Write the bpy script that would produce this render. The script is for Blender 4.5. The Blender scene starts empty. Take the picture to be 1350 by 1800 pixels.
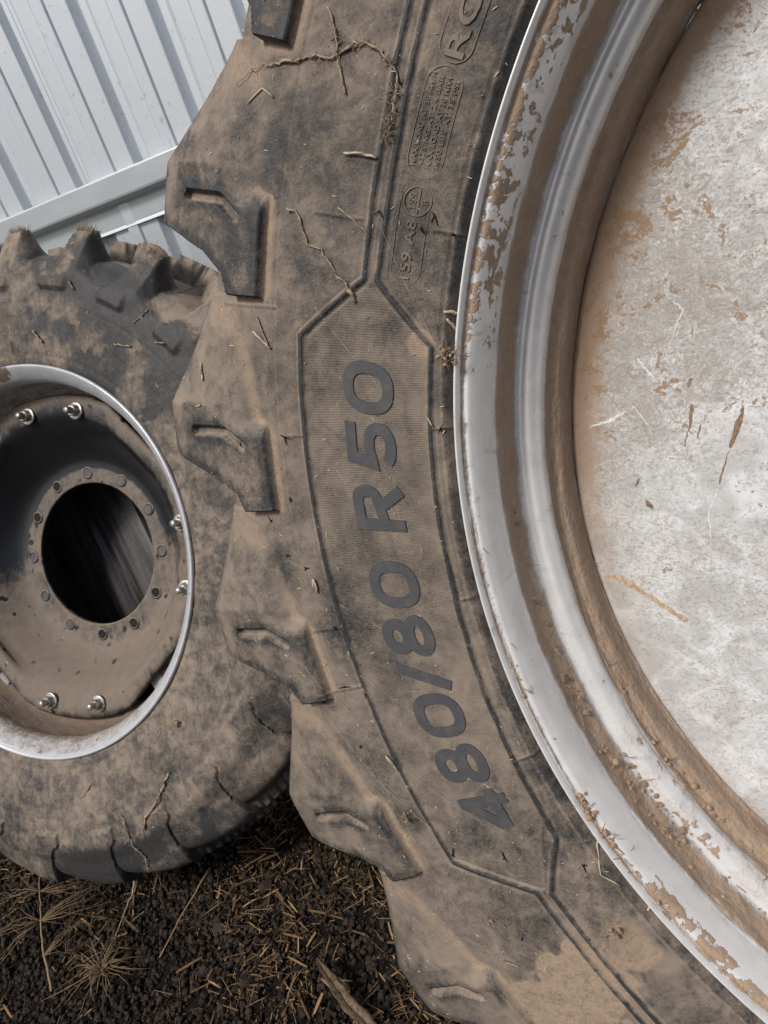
import bpy, math, random
import numpy as np
from mathutils import Matrix, Vector

random.seed(7)
rng = np.random.default_rng(7)
SC = bpy.context.scene
COL = SC.collection
R = math.radians

# ------------------------------------------------------------------ camera
cam_d = bpy.data.cameras.new('camera')
cam = bpy.data.objects.new('camera', cam_d)
COL.objects.link(cam)
cam_d.sensor_fit = 'VERTICAL'
cam_d.sensor_height = 36.0
cam_d.lens = 25.0
cam_d.clip_start = 0.02
cam_d.clip_end = 300.0
cam.matrix_world = Matrix(((0.94249, 0.33423, 0.0, 0.0),
                           (-0.13653, 0.38501, -0.91276, 0.0),
                           (-0.30507, 0.86027, 0.40850, 1.40),
                           (0, 0, 0, 1)))
SC.camera = cam

# ------------------------------------------------------------------ light
SUN_ELEV, SUN_AZ = 50.0, 230.0          # azimuth clockwise from +Y
world = bpy.data.worlds.new('World')
SC.world = world
world.use_nodes = True
wn_ = world.node_tree.nodes
sky = wn_.new('ShaderNodeTexSky')
sky.sky_type = 'NISHITA'
sky.sun_disc = False
sky.sun_elevation = R(SUN_ELEV)
sky.sun_rotation = R(SUN_AZ)
sky.dust_density = 4.0
sky.air_density = 1.0
sky.ozone_density = 1.0
wn_['Background'].inputs['Strength'].default_value = 0.075
world.node_tree.links.new(sky.outputs[0], wn_['Background'].inputs[0])

sun_d = bpy.data.lights.new('sun', 'SUN')
sun_d.energy = 2.4
sun_d.angle = R(14)
sun_d.color = (1.0, 0.975, 0.94)
sun = bpy.data.objects.new('sun', sun_d)
COL.objects.link(sun)
sdir = Vector((math.sin(R(SUN_AZ)) * math.cos(R(SUN_ELEV)),
               math.cos(R(SUN_AZ)) * math.cos(R(SUN_ELEV)), math.sin(R(SUN_ELEV))))
sun.location = sdir * 8
sun.rotation_euler = sdir.to_track_quat('Z', 'Y').to_euler()

SC.view_settings.view_transform = 'Standard'
SC.view_settings.look = 'None'
SC.view_settings.gamma = 1.0
SC.view_settings.exposure = 0.22


# ------------------------------------------------------------------ node helper
class NT:
    def __init__(self, name):
        self.m = bpy.data.materials.new(name)
        self.m.use_nodes = True
        self.t = self.m.node_tree
        self.b = self.t.nodes['Principled BSDF']
        self.tc = self.t.nodes.new('ShaderNodeTexCoord').outputs['Object']

    def link(self, a, b):
        self.t.links.new(a, b)

    def put(self, sock, v):
        if hasattr(v, 'links'):
            self.link(v, sock)
        elif isinstance(v, (tuple, list)) and len(v) == 3 and sock.type == 'RGBA':
            sock.default_value = (*v, 1)
        else:
            sock.default_value = v

    def noise(self, scale, detail=4, rough=0.55, dist=0.0, vec=None, dim='3D'):
        n = self.t.nodes.new('ShaderNodeTexNoise')
        n.noise_dimensions = dim
        n.inputs['Scale'].default_value = scale
        n.inputs['Detail'].default_value = detail
        n.inputs['Roughness'].default_value = rough
        n.inputs['Distortion'].default_value = dist
        self.link(vec if vec is not None else self.tc, n.inputs['Vector'])
        return n.outputs['Fac']

    def voro(self, scale, feature='F1', vec=None, rand=1.0):
        n = self.t.nodes.new('ShaderNodeTexVoronoi')
        n.feature = feature
        n.inputs['Scale'].default_value = scale
        n.inputs['Randomness'].default_value = rand
        self.link(vec if vec is not None else self.tc, n.inputs['Vector'])
        return n.outputs['Distance']

    def mapping(self, scale=(1, 1, 1), rot=(0, 0, 0), loc=(0, 0, 0)):
        n = self.t.nodes.new('ShaderNodeMapping')
        n.inputs['Scale'].default_value = scale
        n.inputs['Rotation'].default_value = rot
        n.inputs['Location'].default_value = loc
        self.link(self.tc, n.inputs['Vector'])
        return n.outputs[0]

    def math(self, op, a, b=0.0, c=0.0, clamp=False):
        n = self.t.nodes.new('ShaderNodeMath')
        n.operation = op
        n.use_clamp = clamp
        self.put(n.inputs[0], a)
        self.put(n.inputs[1], b)
        self.put(n.inputs[2], c)
        return n.outputs[0]

    def add(self, *xs):
        o = xs[0]
        for x in xs[1:]:
            o = self.math('ADD', o, x)
        return o

    def mul(self, a, b):
        return self.math('MULTIPLY', a, b)

    def lin(self, x, k, c):                      # k*x + c
        return self.math('MULTIPLY_ADD', x, k, c)

    def ramp(self, x, a, b, lo=0.0, hi=1.0):     # smooth threshold
        n = self.t.nodes.new('ShaderNodeMapRange')
        n.interpolation_type = 'SMOOTHSTEP'
        self.put(n.inputs['Value'], x)
        n.inputs['From Min'].default_value = a
        n.inputs['From Max'].default_value = b
        n.inputs['To Min'].default_value = lo
        n.inputs['To Max'].default_value = hi
        return n.outputs[0]

    def mix(self, f, a, b):
        n = self.t.nodes.new('ShaderNodeMix')
        n.data_type = 'RGBA'
        n.clamp_factor = True
        self.put(n.inputs['Factor'], f)
        ca = [s for s in n.inputs if s.type == 'RGBA']
        self.put(ca[0], a)
        self.put(ca[1], b)
        return [s for s in n.outputs if s.type == 'RGBA'][0]

    def attr(self, name):
        n = self.t.nodes.new('ShaderNodeAttribute')
        n.attribute_name = name
        return n.outputs['Fac']

    def normal_z(self):
        g = self.t.nodes.new('ShaderNodeNewGeometry')
        s = self.t.nodes.new('ShaderNodeSeparateXYZ')
        self.link(g.outputs['Normal'], s.inputs[0])
        return s.outputs['Z']

    def sep(self):
        s = self.t.nodes.new('ShaderNodeSeparateXYZ')
        self.link(self.tc, s.inputs[0])
        return s.outputs

    def bump(self, h, strength=0.5, dist=0.002, prev=None):
        n = self.t.nodes.new('ShaderNodeBump')
        n.inputs['Strength'].default_value = strength
        n.inputs['Distance'].default_value = dist
        self.link(h, n.inputs['Height'])
        if prev is not None:
            self.link(prev, n.inputs['Normal'])
        return n.outputs[0]

    def done(self, color, rough=0.8, metal=0.0, normal=None, spec=None):
        self.put(self.b.inputs['Base Color'], color)
        self.put(self.b.inputs['Roughness'], rough)
        self.put(self.b.inputs['Metallic'], metal)
        if spec is not None:
            self.put(self.b.inputs['Specular IOR Level'], spec)
        if normal is not None:
            self.link(normal, self.b.inputs['Normal'])
        return self.m


# ------------------------------------------------------------------ materials
DUST_A, DUST_B = (0.154, 0.126, 0.103), (0.288, 0.228, 0.174)


def mat_tyre():
    m = NT('dusty_rubber')
    clean, hatch, ang = m.attr('clean'), m.attr('hatch'), m.attr('ang')
    n1 = m.noise(7, 6, 0.62)
    n2 = m.noise(38, 6, 0.62, 0.6)
    n3 = m.noise(420, 3, 0.6)
    n4 = m.noise(130, 5, 0.7)
    n5 = m.noise(1300, 2, 0.6)
    st = m.noise(60, 5, 0.65, 1.2, m.mapping((1, .25, 1), (0, 0, .9)))
    up = m.normal_z()
    d = m.add(m.lin(n1, 1.25, 0.0), m.lin(n2, 1.0, -0.5), m.lin(n3, 0.75, -0.375), m.lin(n4, 0.7, -0.35), m.lin(n5, .5, -.25),
              m.lin(st, .5, -.25), m.mul(up, 0.20), m.mul(clean, -0.85))
    drip = m.noise(1.0, 5, .6, .4, m.mapping((75, 9, 20)))
    d = m.add(d, m.lin(drip, .45, -.225))
    d = m.ramp(m.math('ADD', d, 0.12), .04, .92)
    rub = m.mix(m.ramp(n4, .3, .7), (0.026, 0.026, 0.027), (0.046, 0.045, 0.044))
    dust = m.mix(m.ramp(m.add(m.mul(n2, .6), m.mul(n1, .3), m.mul(up, .22)), .38, .75), DUST_A, DUST_B)
    dust = m.mix(m.mul(m.ramp(m.mul(clean, -1.0), .05, .55), m.ramp(m.add(n4, m.lin(n3, .7, -.35)), .30, .62, .25, .95)), dust, (0.36, 0.262, 0.180))
    col = m.mix(m.mul(d, 0.92), rub, dust)
    # pale lint specks
    v = m.voro(330)
    sp = m.mul(m.ramp(v, 0.13, 0.06), m.ramp(m.noise(45, 2), .50, .62))
    col = m.mix(m.mul(sp, .55), col, (0.40, 0.33, 0.25))
    wave = m.math('SINE', m.mul(ang, 2 * math.pi / 0.172))
    hw = m.mul(wave, hatch)
    col = m.mix(m.mul(m.ramp(hw, -0.2, -1.0), .22), col, (0.05, 0.042, 0.036))
    b = m.bump(m.add(m.mul(n3, .5), m.mul(n4, .8), m.mul(d, .5)), 0.45, 0.0016)
    b = m.bump(hw, 0.25, 0.0005, b)
    return m.done(col, m.lin(d, .22, .60), 0, b, 0.35)


def mat_letter():
    m = NT('clean_black_lettering')
    n = m.noise(60, 5, .65)
    n2 = m.noise(500, 2)
    d = m.ramp(m.add(n, m.lin(n2, .3, -.15)), .42, .85)
    col = m.mix(m.mul(d, .55), (0.058, 0.060, 0.066), (0.15, 0.125, 0.100))
    return m.done(col, .62, 0, m.bump(n2, .25, .001), .4)


def mat_rim(name, base, dirtcol=(0.30, 0.185, 0.105), k=1.0):
    m = NT(name)
    dirt = m.attr('dirt')
    n1 = m.noise(9, 5, .6)
    n2 = m.noise(34, 6, .62, 0.4)
    n3 = m.noise(260, 3, .6)
    n4 = m.noise(90, 5, .6)
    flake = m.attr('flake')
    raw = m.add(flake, m.lin(n1, .6 * k, -.3 * k), m.lin(n2, .8 * k, -.4 * k), m.lin(n4, 1.7, -.85), m.lin(n3, .35, -.175))
    crisp = m.ramp(raw, .50, .55)
    X_ = m.sep()
    r_ = m.math('SQRT', m.add(m.mul(X_[0], X_[0]), m.mul(X_[1], X_[1])))
    cmb = m.t.nodes.new('ShaderNodeCombineXYZ')
    m.link(m.mul(m.add(r_, m.mul(X_[2], -.8)), 260), cmb.inputs[0])
    m.link(m.mul(m.math('ARCTAN2', X_[1], m.math('MULTIPLY', X_[0], -1.0)), 7), cmb.inputs[1])
    strk = m.noise(1.0, 4, .65, .3, cmb.outputs[0])
    soft = m.ramp(m.add(dirt, m.mul(m.lin(strk, 1.0, -.5), m.ramp(dirt, .08, .5, .12, 1.0)), m.lin(n2, .7, -.35), m.lin(n4, .6, -.3), m.lin(n3, .35, -.175)), .22, 1.0)
    mask = m.math('MAXIMUM', m.mul(crisp, .95), m.mul(soft, .93))
    film = m.ramp(m.add(dirt, m.lin(n2, 1.0, -.5), m.lin(n3, .5, -.25)), .05, .95)
    paint = m.mix(m.ramp(n2, .3, .75), base, tuple(c * .86 for c in base))
    # scratches
    s = m.noise(55, 4, .6, 0.3, m.mapping((1, 1, .15), (0.3, 0.5, .7)))
    paint = m.mix(m.mul(m.ramp(s, .62, .72), .5), paint, (0.30, 0.28, 0.26))
    thin = m.mix(m.mul(film, .32), paint, (0.30, 0.225, 0.155))
    mud = m.mix(m.ramp(m.add(m.mul(n4, .6), m.mul(strk, .55), m.lin(n3, .6, -.35)), .3, .75), tuple(c * .70 for c in dirtcol), dirtcol)
    col = m.mix(mask, thin, mud)
    rough = m.add(m.mul(mask, .45), m.mul(film, .22), .26)
    metal = m.math('MULTIPLY', m.math('SUBTRACT', 1.0, mask), m.lin(film, -.2, .22), clamp=True)
    h = m.add(m.mul(crisp, .8), m.mul(soft, .3), m.mul(m.mul(n3, mask), .8), m.mul(m.mul(n4, mask), .9))
    return m.done(col, rough, metal, m.bump(h, .7, .0022), .45)


def mat_plate():
    m = NT('scuffed_white_paint')
    x = m.sep()
    rr = m.math('SQRT', m.add(m.mul(x[0], x[0]), m.mul(x[1], x[1])))
    edge = m.ramp(m.add(rr, m.lin(m.noise(30, 5, .65), .03, -.015)), .556, .580)
    n1 = m.noise(5, 5, .6)
    n2 = m.noise(26, 6, .68, .8)
    n3 = m.noise(120, 6, .72, 1.6)
    n4 = m.noise(420, 3, .65, .5)
    fib = m.noise(70, 5, .7, 3.0, m.mapping((1, 1.6, 1), (0, 0, .6)))
    up = m.ramp(x[1], -.30, .22)
    base = m.mix(m.ramp(n2, .35, .65), (0.45, 0.448, 0.438), (0.68, 0.685, 0.69))
    grime = m.ramp(m.add(m.lin(n3, .9, -.45), m.lin(fib, .9, -.45), m.lin(n4, .7, -.35), m.lin(n1, 1.1, -.55), m.lin(up, .2, -.1)), -.16, .30)
    col = m.mix(m.mul(grime, .85), base, m.mix(n4, (0.18, 0.150, 0.122), (0.36, 0.315, 0.270)))
    scr = m.ramp(m.math('ABSOLUTE', m.lin(fib, 1, -.5)), .016, .004)
    col = m.mix(m.mul(scr, .5), col, (0.78, 0.78, 0.78))
    spots = m.ramp(m.add(n2, m.lin(n3, .45, -.22), m.mul(up, .13)), .715, .745)
    dark = m.ramp(m.add(m.noise(48, 4, .6, .5), m.lin(n4, .2, -.1)), .705, .74)
    film = m.math('ADD', m.mul(edge, m.lin(up, .70, .08)), m.mul(m.ramp(m.add(rr, m.lin(n2, .16, -.08)), .535, .575), m.lin(up, .5, .0)), clamp=True)
    col = m.mix(film, col, m.mix(n2, (0.24, 0.165, 0.11), (0.38, 0.265, 0.175)))
    col = m.mix(m.mul(spots, .85), col, (0.29, 0.175, 0.095))
    col = m.mix(m.mul(dark, .7), col, (0.14, 0.09, 0.055))
    b = m.bump(m.add(m.mul(n3, .4), m.mul(n4, .4), m.mul(spots, .8)), .4, .0015)
    return m.done(col, m.lin(grime, .3, .45), 0.0, b, .4)


def mat_disc2():
    m = NT('dusty_black_paint')
    d0 = m.attr('dirt')  # dust amount, with the shade of the upper dish wall set in
    up = m.normal_z()
    n1 = m.noise(9, 5, .6)
    n2 = m.noise(45, 5, .65)
    n3 = m.noise(300, 3)
    drops = m.mul(m.ramp(m.add(m.voro(26), m.lin(n2, .6, -.3)), .24, .14), m.ramp(n1, .40, .60))
    drip = m.noise(1.0, 5, .65, .5, m.mapping((70, 14, 20)))
    d = m.add(d0, m.lin(n1, .9, -.45), m.lin(n2, .7, -.35), m.lin(drip, .55, -.275), m.lin(n3, .3, -.15), m.mul(up, .9), m.mul(drops, -.7))
    d = m.ramp(d, .08, .76)
    dust = m.mix(n2, (0.125, 0.102, 0.080), (0.215, 0.168, 0.126))
    col = m.mix(d, (0.012, 0.013, 0.016), dust)
    return m.done(col, m.lin(d, .5, .32), 0, m.bump(m.add(m.mul(d, .6), n3), .3, .001), .5)


def mat_sheet():
    m = NT('aluminium_zinc_sheet')
    n = m.noise(900, 2, .5)
    v = m.voro(420)
    n2 = m.noise(6, 4, .6)
    n3 = m.noise(60, 5, .7)
    col = m.mix(m.add(m.mul(n, .5), m.mul(v, .5)), (0.52, 0.56, 0.60), (0.70, 0.74, 0.785))
    col = m.mix(m.mul(m.ramp(m.add(n3, m.lin(n2, .5, -.25)), .60, .76), .55), col, (0.27, 0.23, 0.19))
    return m.done(col, m.lin(n, .25, .30), .45, m.bump(n, .12, .0006), .5)


def mat_galv(name='galvanised_steel'):
    m = NT(name)
    n = m.noise(30, 4, .6, 0, m.mapping((.25, 1, 1)))
    n2 = m.noise(120, 4, .7)
    col = m.mix(n, (0.43, 0.475, 0.50), (0.58, 0.62, 0.64))
    col = m.mix(m.mul(m.ramp(n2, .64, .74), .6), col, (0.28, 0.22, 0.16))
    return m.done(col, m.lin(n, .2, .36), .45, m.bump(n2, .1, .0008), .5)


def mat_simple(name, a, b, scale=80, rough=.8, metal=0.0, bump=.3):
    m = NT(name)
    n = m.noise(scale, 4, .6)
    return m.done(m.mix(m.ramp(n, .3, .7), a, b), rough, metal, m.bump(n, bump, .001))


def mat_soil():
    m = NT('dark_soil')
    n1 = m.noise(5, 6, .6)
    n2 = m.noise(60, 6, .7)
    n3 = m.noise(320, 4, .7)
    col = m.mix(m.ramp(m.add(n1, m.lin(n2, .6, -.3)), .3, .75), (0.004, 0.003, 0.0025), (0.015, 0.010, 0.007))
    col = m.mix(m.mul(m.ramp(n3, .6, .75), .5), col, (0.07, 0.05, 0.034))
    return m.done(col, .95, 0, m.bump(m.add(n2, m.mul(n3, .6)), .9, .006), .2)


def mat_straw(name, a, b):
    m = NT(name)
    oi = m.t.nodes.new('ShaderNodeNewGeometry').outputs['Random Per Island']
    n = m.noise(160, 3, .6)
    c = m.mix(m.add(m.mul(oi, .7), m.mul(n, .3)), a, b)
    return m.done(c, .8, 0, m.bump(n, .3, .0008), .3)


M_TYRE, M_LET = mat_tyre(), mat_letter()
M_RIM1 = mat_rim('flaking_silver_paint', (0.80, 0.795, 0.785), (0.42, 0.290, 0.192), 1.15)
M_RIM2 = mat_rim('worn_grey_paint', (0.55, 0.56, 0.58), (0.19, 0.130, 0.085), .8)
M_PLATE, M_DISC2 = mat_plate(), mat_disc2()
M_SHEET, M_GALV = mat_sheet(), mat_galv()
M_BOLT = mat_simple('zinc_plated_steel', (0.22, 0.20, 0.17), (0.55, 0.54, 0.51), 110, .38, .7, .3)
M_SOIL = mat_soil()
M_CRUMB = mat_straw('soil_crumbs', (0.0045, 0.0033, 0.0026), (0.044, 0.030, 0.020))
M_STRAW = mat_straw('dry_straw', (0.17, 0.10, 0.048), (0.46, 0.30, 0.15))
M_LITTER = mat_straw('weathered_straw', (0.030, 0.017, 0.009), (0.36, 0.21, 0.090))
M_LITTER2 = mat_straw('dusty_straw', (0.20, 0.145, 0.09), (0.38, 0.29, 0.19))
M_GRASS = mat_straw('dry_grass', (0.10, 0.064, 0.034), (0.30, 0.21, 0.12))
M_LEAF = mat_simple('withered_leaf', (0.050, 0.032, 0.018), (0.16, 0.105, 0.058), 140, .75, 0, .5)
M_ROOT = mat_simple('dusty_root', (0.21, 0.16, 0.11), (0.42, 0.33, 0.235), 200, .9, 0, .6)
M_CLOD = mat_straw('dry_mud', (0.22, 0.15, 0.098), (0.42, 0.295, 0.195))
M_SILK = mat_simple('cobweb_silk', (0.33, 0.30, 0.27), (0.48, 0.45, 0.42), 60, .7)
M_PALE = mat_straw('pale_chaff', (0.34, 0.26, 0.16), (0.62, 0.52, 0.38))


# ------------------------------------------------------------------ mesh helpers
def mesh_np(name, V, F, mat, parent=None, smooth=True, attrs=None, normals=None):
    """V (n,3), F (m,3 or 4) arrays -> one linked mesh object"""
    me = bpy.data.meshes.new(name)
    V = np.asarray(V, np.float32)
    F = np.asarray(F, np.int32)
    k = F.shape[1]
    me.vertices.add(len(V))
    me.vertices.foreach_set('co', V.ravel())
    me.loops.add(F.size)
    me.loops.foreach_set('vertex_index', F.ravel())
    me.polygons.add(len(F))
    me.polygons.foreach_set('loop_start', np.arange(0, F.size, k, dtype=np.int32))
    me.polygons.foreach_set('loop_total', np.full(len(F), k, np.int32))
    me.polygons.foreach_set('use_smooth', np.full(len(F), smooth))
    for n, a in (attrs or {}).items():
        at = me.attributes.new(n, 'FLOAT', 'POINT')
        at.data.foreach_set('value', np.asarray(a, np.float32).ravel())
    me.update(calc_edges=True)
    if normals is not None:
        me.normals_split_custom_set_from_vertices([tuple(x) for x in normals])
    if mat:
        me.materials.append(mat)
    o = bpy.data.objects.new(name, me)
    COL.objects.link(o)
    if parent:
        o.parent = parent
    return o


def tag(o, label=None, cat=None, group=None, kind=None):
    if label: o['label'] = label
    if cat: o['category'] = cat
    if group: o['group'] = group
    if kind: o['kind'] = kind
    return o


def empty(name, label, cat, mat4, group=None):
    o = bpy.data.objects.new(name, None)
    COL.objects.link(o)
    o.matrix_world = mat4
    o.empty_display_size = .1
    return tag(o, label, cat, group)


class MB:
    """collects faces of mixed pieces (quads/tris) into one mesh"""
    def __init__(self):
        self.v, self.f = [], []

    def add(self, V, F):
        o = len(self.v)
        self.v += [tuple(map(float, p)) for p in V]
        self.f += [tuple(i + o for i in f) for f in F]

    def tube(self, pts, rad, n=6, cap=True):
        pts = [Vector(p) for p in pts]
        rad = [rad] * len(pts) if isinstance(rad, (int, float)) else list(rad)
        V, F = [], []
        ref = Vector((.31, .52, .8))
        for i, p in enumerate(pts):
            t = (pts[min(i + 1, len(pts) - 1)] - pts[max(i - 1, 0)]).normalized()
            a = t.cross(ref)
            if a.length < 1e-4: a = t.cross(Vector((1, 0, 0)))
            a.normalize()
            b = t.cross(a)
            for k in range(n):
                w = 2 * math.pi * k / n
                V.append(p + (a * math.cos(w) + b * math.sin(w)) * rad[i])
        for i in range(len(pts) - 1):
            for k in range(n):
                F.append((i * n + k, i * n + (k + 1) % n, (i + 1) * n + (k + 1) % n, (i + 1) * n + k))
        if cap:
            F.append(tuple(range(n))[::-1])
            F.append(tuple((len(pts) - 1) * n + k for k in range(n)))
        self.add(V, F)

    def ribbon(self, pts, wid, nrm, thick=.0006, fold=0.0):
        """flat blade along pts; nrm = face normal; closed and thin"""
        pts = [Vector(p) for p in pts]
        nrm = Vector(nrm).normalized()
        V, F = [], []
        for i, p in enumerate(pts):
            t = (pts[min(i + 1, len(pts) - 1)] - pts[max(i - 1, 0)]).normalized()
            s = t.cross(nrm).normalized() * wid[i] * .5
            up = s.cross(t).normalized() * -1
            V += [p - s + up * fold * wid[i], p + up * 0 + nrm * thick, p + s + up * fold * wid[i], p - nrm * thick]
        for i in range(len(pts) - 1):
            for k in range(4):
                F.append((i * 4 + k, i * 4 + (k + 1) % 4, i * 4 + 4 + (k + 1) % 4, i * 4 + 4 + k))
        F.append((3, 2, 1, 0))
        o = (len(pts) - 1) * 4
        F.append((o, o + 1, o + 2, o + 3))
        self.add(V, F)

    def build(self, name, mat, parent=None, smooth=True, kind=None):
        me = bpy.data.meshes.new(name)
        me.from_pydata(self.v, [], self.f)
        me.polygons.foreach_set('use_smooth', [smooth] * len(me.polygons))
        if mat: me.materials.append(mat)
        me.update()
        o = bpy.data.objects.new(name, me)
        COL.objects.link(o)
        if parent: o.parent = parent
        if kind: o['kind'] = kind
        return o


def sstep(x, a, b):
    t = np.clip((x - a) / (b - a), 0, 1)
    return t * t * (3 - 2 * t)


def vnoise(x, y, seed=0):
    """smooth value noise on arrays"""
    xi, yi = np.floor(x).astype(np.int64), np.floor(y).astype(np.int64)
    fx, fy = x - xi, y - yi
    fx, fy = fx * fx * (3 - 2 * fx), fy * fy * (3 - 2 * fy)

    def h(a, b):
        n = (a * 374761393 + b * 668265263 + seed * 974711) & 0x7fffffff
        n = ((n ^ (n >> 13)) * 1274126177) & 0x7fffffff
        return ((n ^ (n >> 16)) & 0xffff) / 65535.0
    return ((h(xi, yi) * (1 - fx) + h(xi + 1, yi) * fx) * (1 - fy) +
            (h(xi, yi + 1) * (1 - fx) + h(xi + 1, yi + 1) * fx) * fy)


def fbm(x, y, o=4, seed=0):
    s, a, t = 0, 1, 0
    for k in range(o):
        s = s + a * vnoise(x * 2 ** k, y * 2 ** k, seed + k)
        t += a
        a *= .5
    return s / t


def crom(keys, t):
    """Catmull-Rom through rows of keys at fractional positions t"""
    K = np.asarray(keys, float)
    n = len(K)
    i = np.clip(np.floor(t).astype(int), 0, n - 2)
    f = (t - i)[:, None]
    p0, p1, p2, p3 = K[np.maximum(i - 1, 0)], K[i], K[i + 1], K[np.minimum(i + 2, n - 1)]
    return .5 * ((2 * p1) + (p2 - p0) * f + (2 * p0 - 5 * p1 + 4 * p2 - p3) * f ** 2 + (3 * p1 - p0 - 3 * p2 + p3) * f ** 3)


def seg_dist(px, py, a, b):
    ax, ay = a
    dx, dy = b[0] - ax, b[1] - ay
    t = np.clip(((px - ax) * dx + (py - ay) * dy) / (dx * dx + dy * dy + 1e-12), 0, 1)
    return np.hypot(px - ax - t * dx, py - ay - t * dy)


# ------------------------------------------------------------------ wheels' placement
M1 = Matrix(((0.858707, 0.143942, -0.491836, 0.631671),
             (-0.512466, 0.241194, -0.824138, 0.238075),
             (0.0, 0.959743, 0.280881, 1.097513), (0, 0, 0, 1)))
M2 = Matrix(((0.920102, 0.172338, -0.351726, -0.827500),
             (-0.391678, 0.404844, -0.826250, 1.579720),
             (0.0, 0.897998, 0.439999, 0.872052), (0, 0, 0, 1)))

# ------------------------------------------------------------------ setting: ground
gx = np.unique(np.concatenate([np.linspace(-40, -2.2, 30), np.linspace(-2.2, 1.2, 420), np.linspace(1.2, 40, 30)]))
gy = np.unique(np.concatenate([np.linspace(-40, .5, 40), np.linspace(.5, 2.2, 230), np.linspace(2.2, 40, 30)]))
GX, GY = np.meshgrid(gx, gy)


def ground_h(x, y):
    h = (fbm(x * 2.2, y * 2.2, 3, 3) - .5) * .05 + (fbm(x * 14, y * 14, 3, 9) - .5) * .03
    return h - .004


near = ((GX > -2.2) & (GX < 1.2) & (GY > .5) & (GY < 2.2))
GZ = np.where(near, ground_h(GX, GY) + (fbm(GX * 60, GY * 60, 3, 5) - .5) * .014, -.012)
nx, ny = len(gx), len(gy)
idx = np.arange(nx * ny).reshape(ny, nx)
GF = np.stack([idx[:-1, :-1], idx[:-1, 1:], idx[1:, 1:], idx[1:, :-1]], -1).reshape(-1, 4)
g = mesh_np('ground', np.stack([GX, GY, GZ], -1).reshape(-1, 3), GF, M_SOIL)
tag(g, 'dark crumbly soil floor under the wheels', None, None, 'structure')
if 'label' in g: del g['label']

# ------------------------------------------------------------------ corrugated wall
WN = Vector((-0.44746, -0.89430, 0.0))
WD = Vector((0.89430, -0.44746, 0.0))
WALL = Matrix(((WD.x, WN.x, 0, WN.x * -1.76), (WD.y, WN.y, 0, WN.y * -1.76), (0, 0, 1, 0), (0, 0, 0, 1)))
# local: x along the wall, y out of the wall towards the camera, z up
wall = empty('corrugated_wall', 'silver ribbed metal shed wall behind both wheels', 'wall', WALL)
PITCH, U0 = 0.2055, -1.0245


def sheet_profile(k0, k1):
    base = [(0, 0), (.003, -.001), (.0195, -.0205), (.022, -.022), (.041, -.022), (.0435, -.0205), (.060, -.001), (.063, 0),
            (.107, 0), (.1085, .0006), (.1125, .0056), (.115, .0064), (.144, .0064), (.1465, .0056), (.1505, .0006), (.152, 0)]
    out = []
    for k in range(k0, k1):
        out += [(U0 + k * PITCH + a, b) for a, b in base]
    out.append((U0 + k1 * PITCH + .030, -.022 * .9))
    return out


for si, k0 in enumerate(range(-14, 14, 4)):
    prof = sheet_profile(k0, k0 + 4)
    off = .0012 * (si % 2)
    V, F = [], []
    zs = np.linspace(.02, 3.2, 24)
    for (u, d) in prof:
        for z in zs:
            V.append((u, d + off + .0012 * math.sin(z * 3.1 + u * 7), z))
    n = len(zs)
    for i in range(len(prof) - 1):
        for j in range(n - 1):
            F.append((i * n + j, (i + 1) * n + j, (i + 1) * n + j + 1, i * n + j + 1))
    o = mesh_np('cladding_sheet', V, F, M_SHEET, wall, smooth=False)
    sol = o.modifiers.new('thickness', 'SOLIDIFY')
    sol.thickness = .0006
    sol.offset = -1

# horizontal top-hat rail fixed to the sheets
V, F = [], []
sec = [(1.6200, .0040), (1.6190, .030), (1.6175, .034), (1.6140, .035), (1.5660, .035), (1.5610, .034), (1.5590, .030), (1.5480, .010), (1.5460, .0092),
       (1.5420, .0084), (1.4960, .0084), (1.4930, .0096), (1.4885, .0110), (1.4875, .0040)]
us = np.linspace(-4.2, 3.2, 60)
for (z, d) in sec:
    for u in us:
        V.append((u, d, z + .002 * math.sin(u * 2)))
n = len(us)
for i in range(len(sec) - 1):
    for j in range(n - 1):
        F.append((i * n + j, i * n + j + 1, (i + 1) * n + j + 1, (i + 1) * n + j))
rail = mesh_np('wall_rail', V, F, M_GALV, wall, smooth=False)
# leaves a rib hollow behind: hex screws through the sheet crests beside the rail
scr = MB()


# ------------------------------------------------------------------ tyre builder
C1 = [(.655, -.040), (.660, -.014), (.667, .002), (.680, .006), (.700, .009), (.730, .013), (.765, .017), (.800, .0195),
      (.830, .0200), (.860, .0180), (.885, .0120), (.905, .0030), (.918, -.006), (.928, -.018), (.936, -.035), (.944, -.065),
      (.952, -.110), (.957, -.160), (.958, -.220)]
L1 = C1[:8] + [(.832, .0265), (.862, .0275), (.895, .0230), (.930, .0150), (.962, .0050), (.983, -.004), (.995, -.014),
               (1.004, -.035), (1.012, -.090), (1.018, -.150), (1.020, -.220)]


def tyre_front_z(r):
    a = np.array(C1)
    return float(np.interp(r, a[:15, 0], a[:15, 1]))


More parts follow.
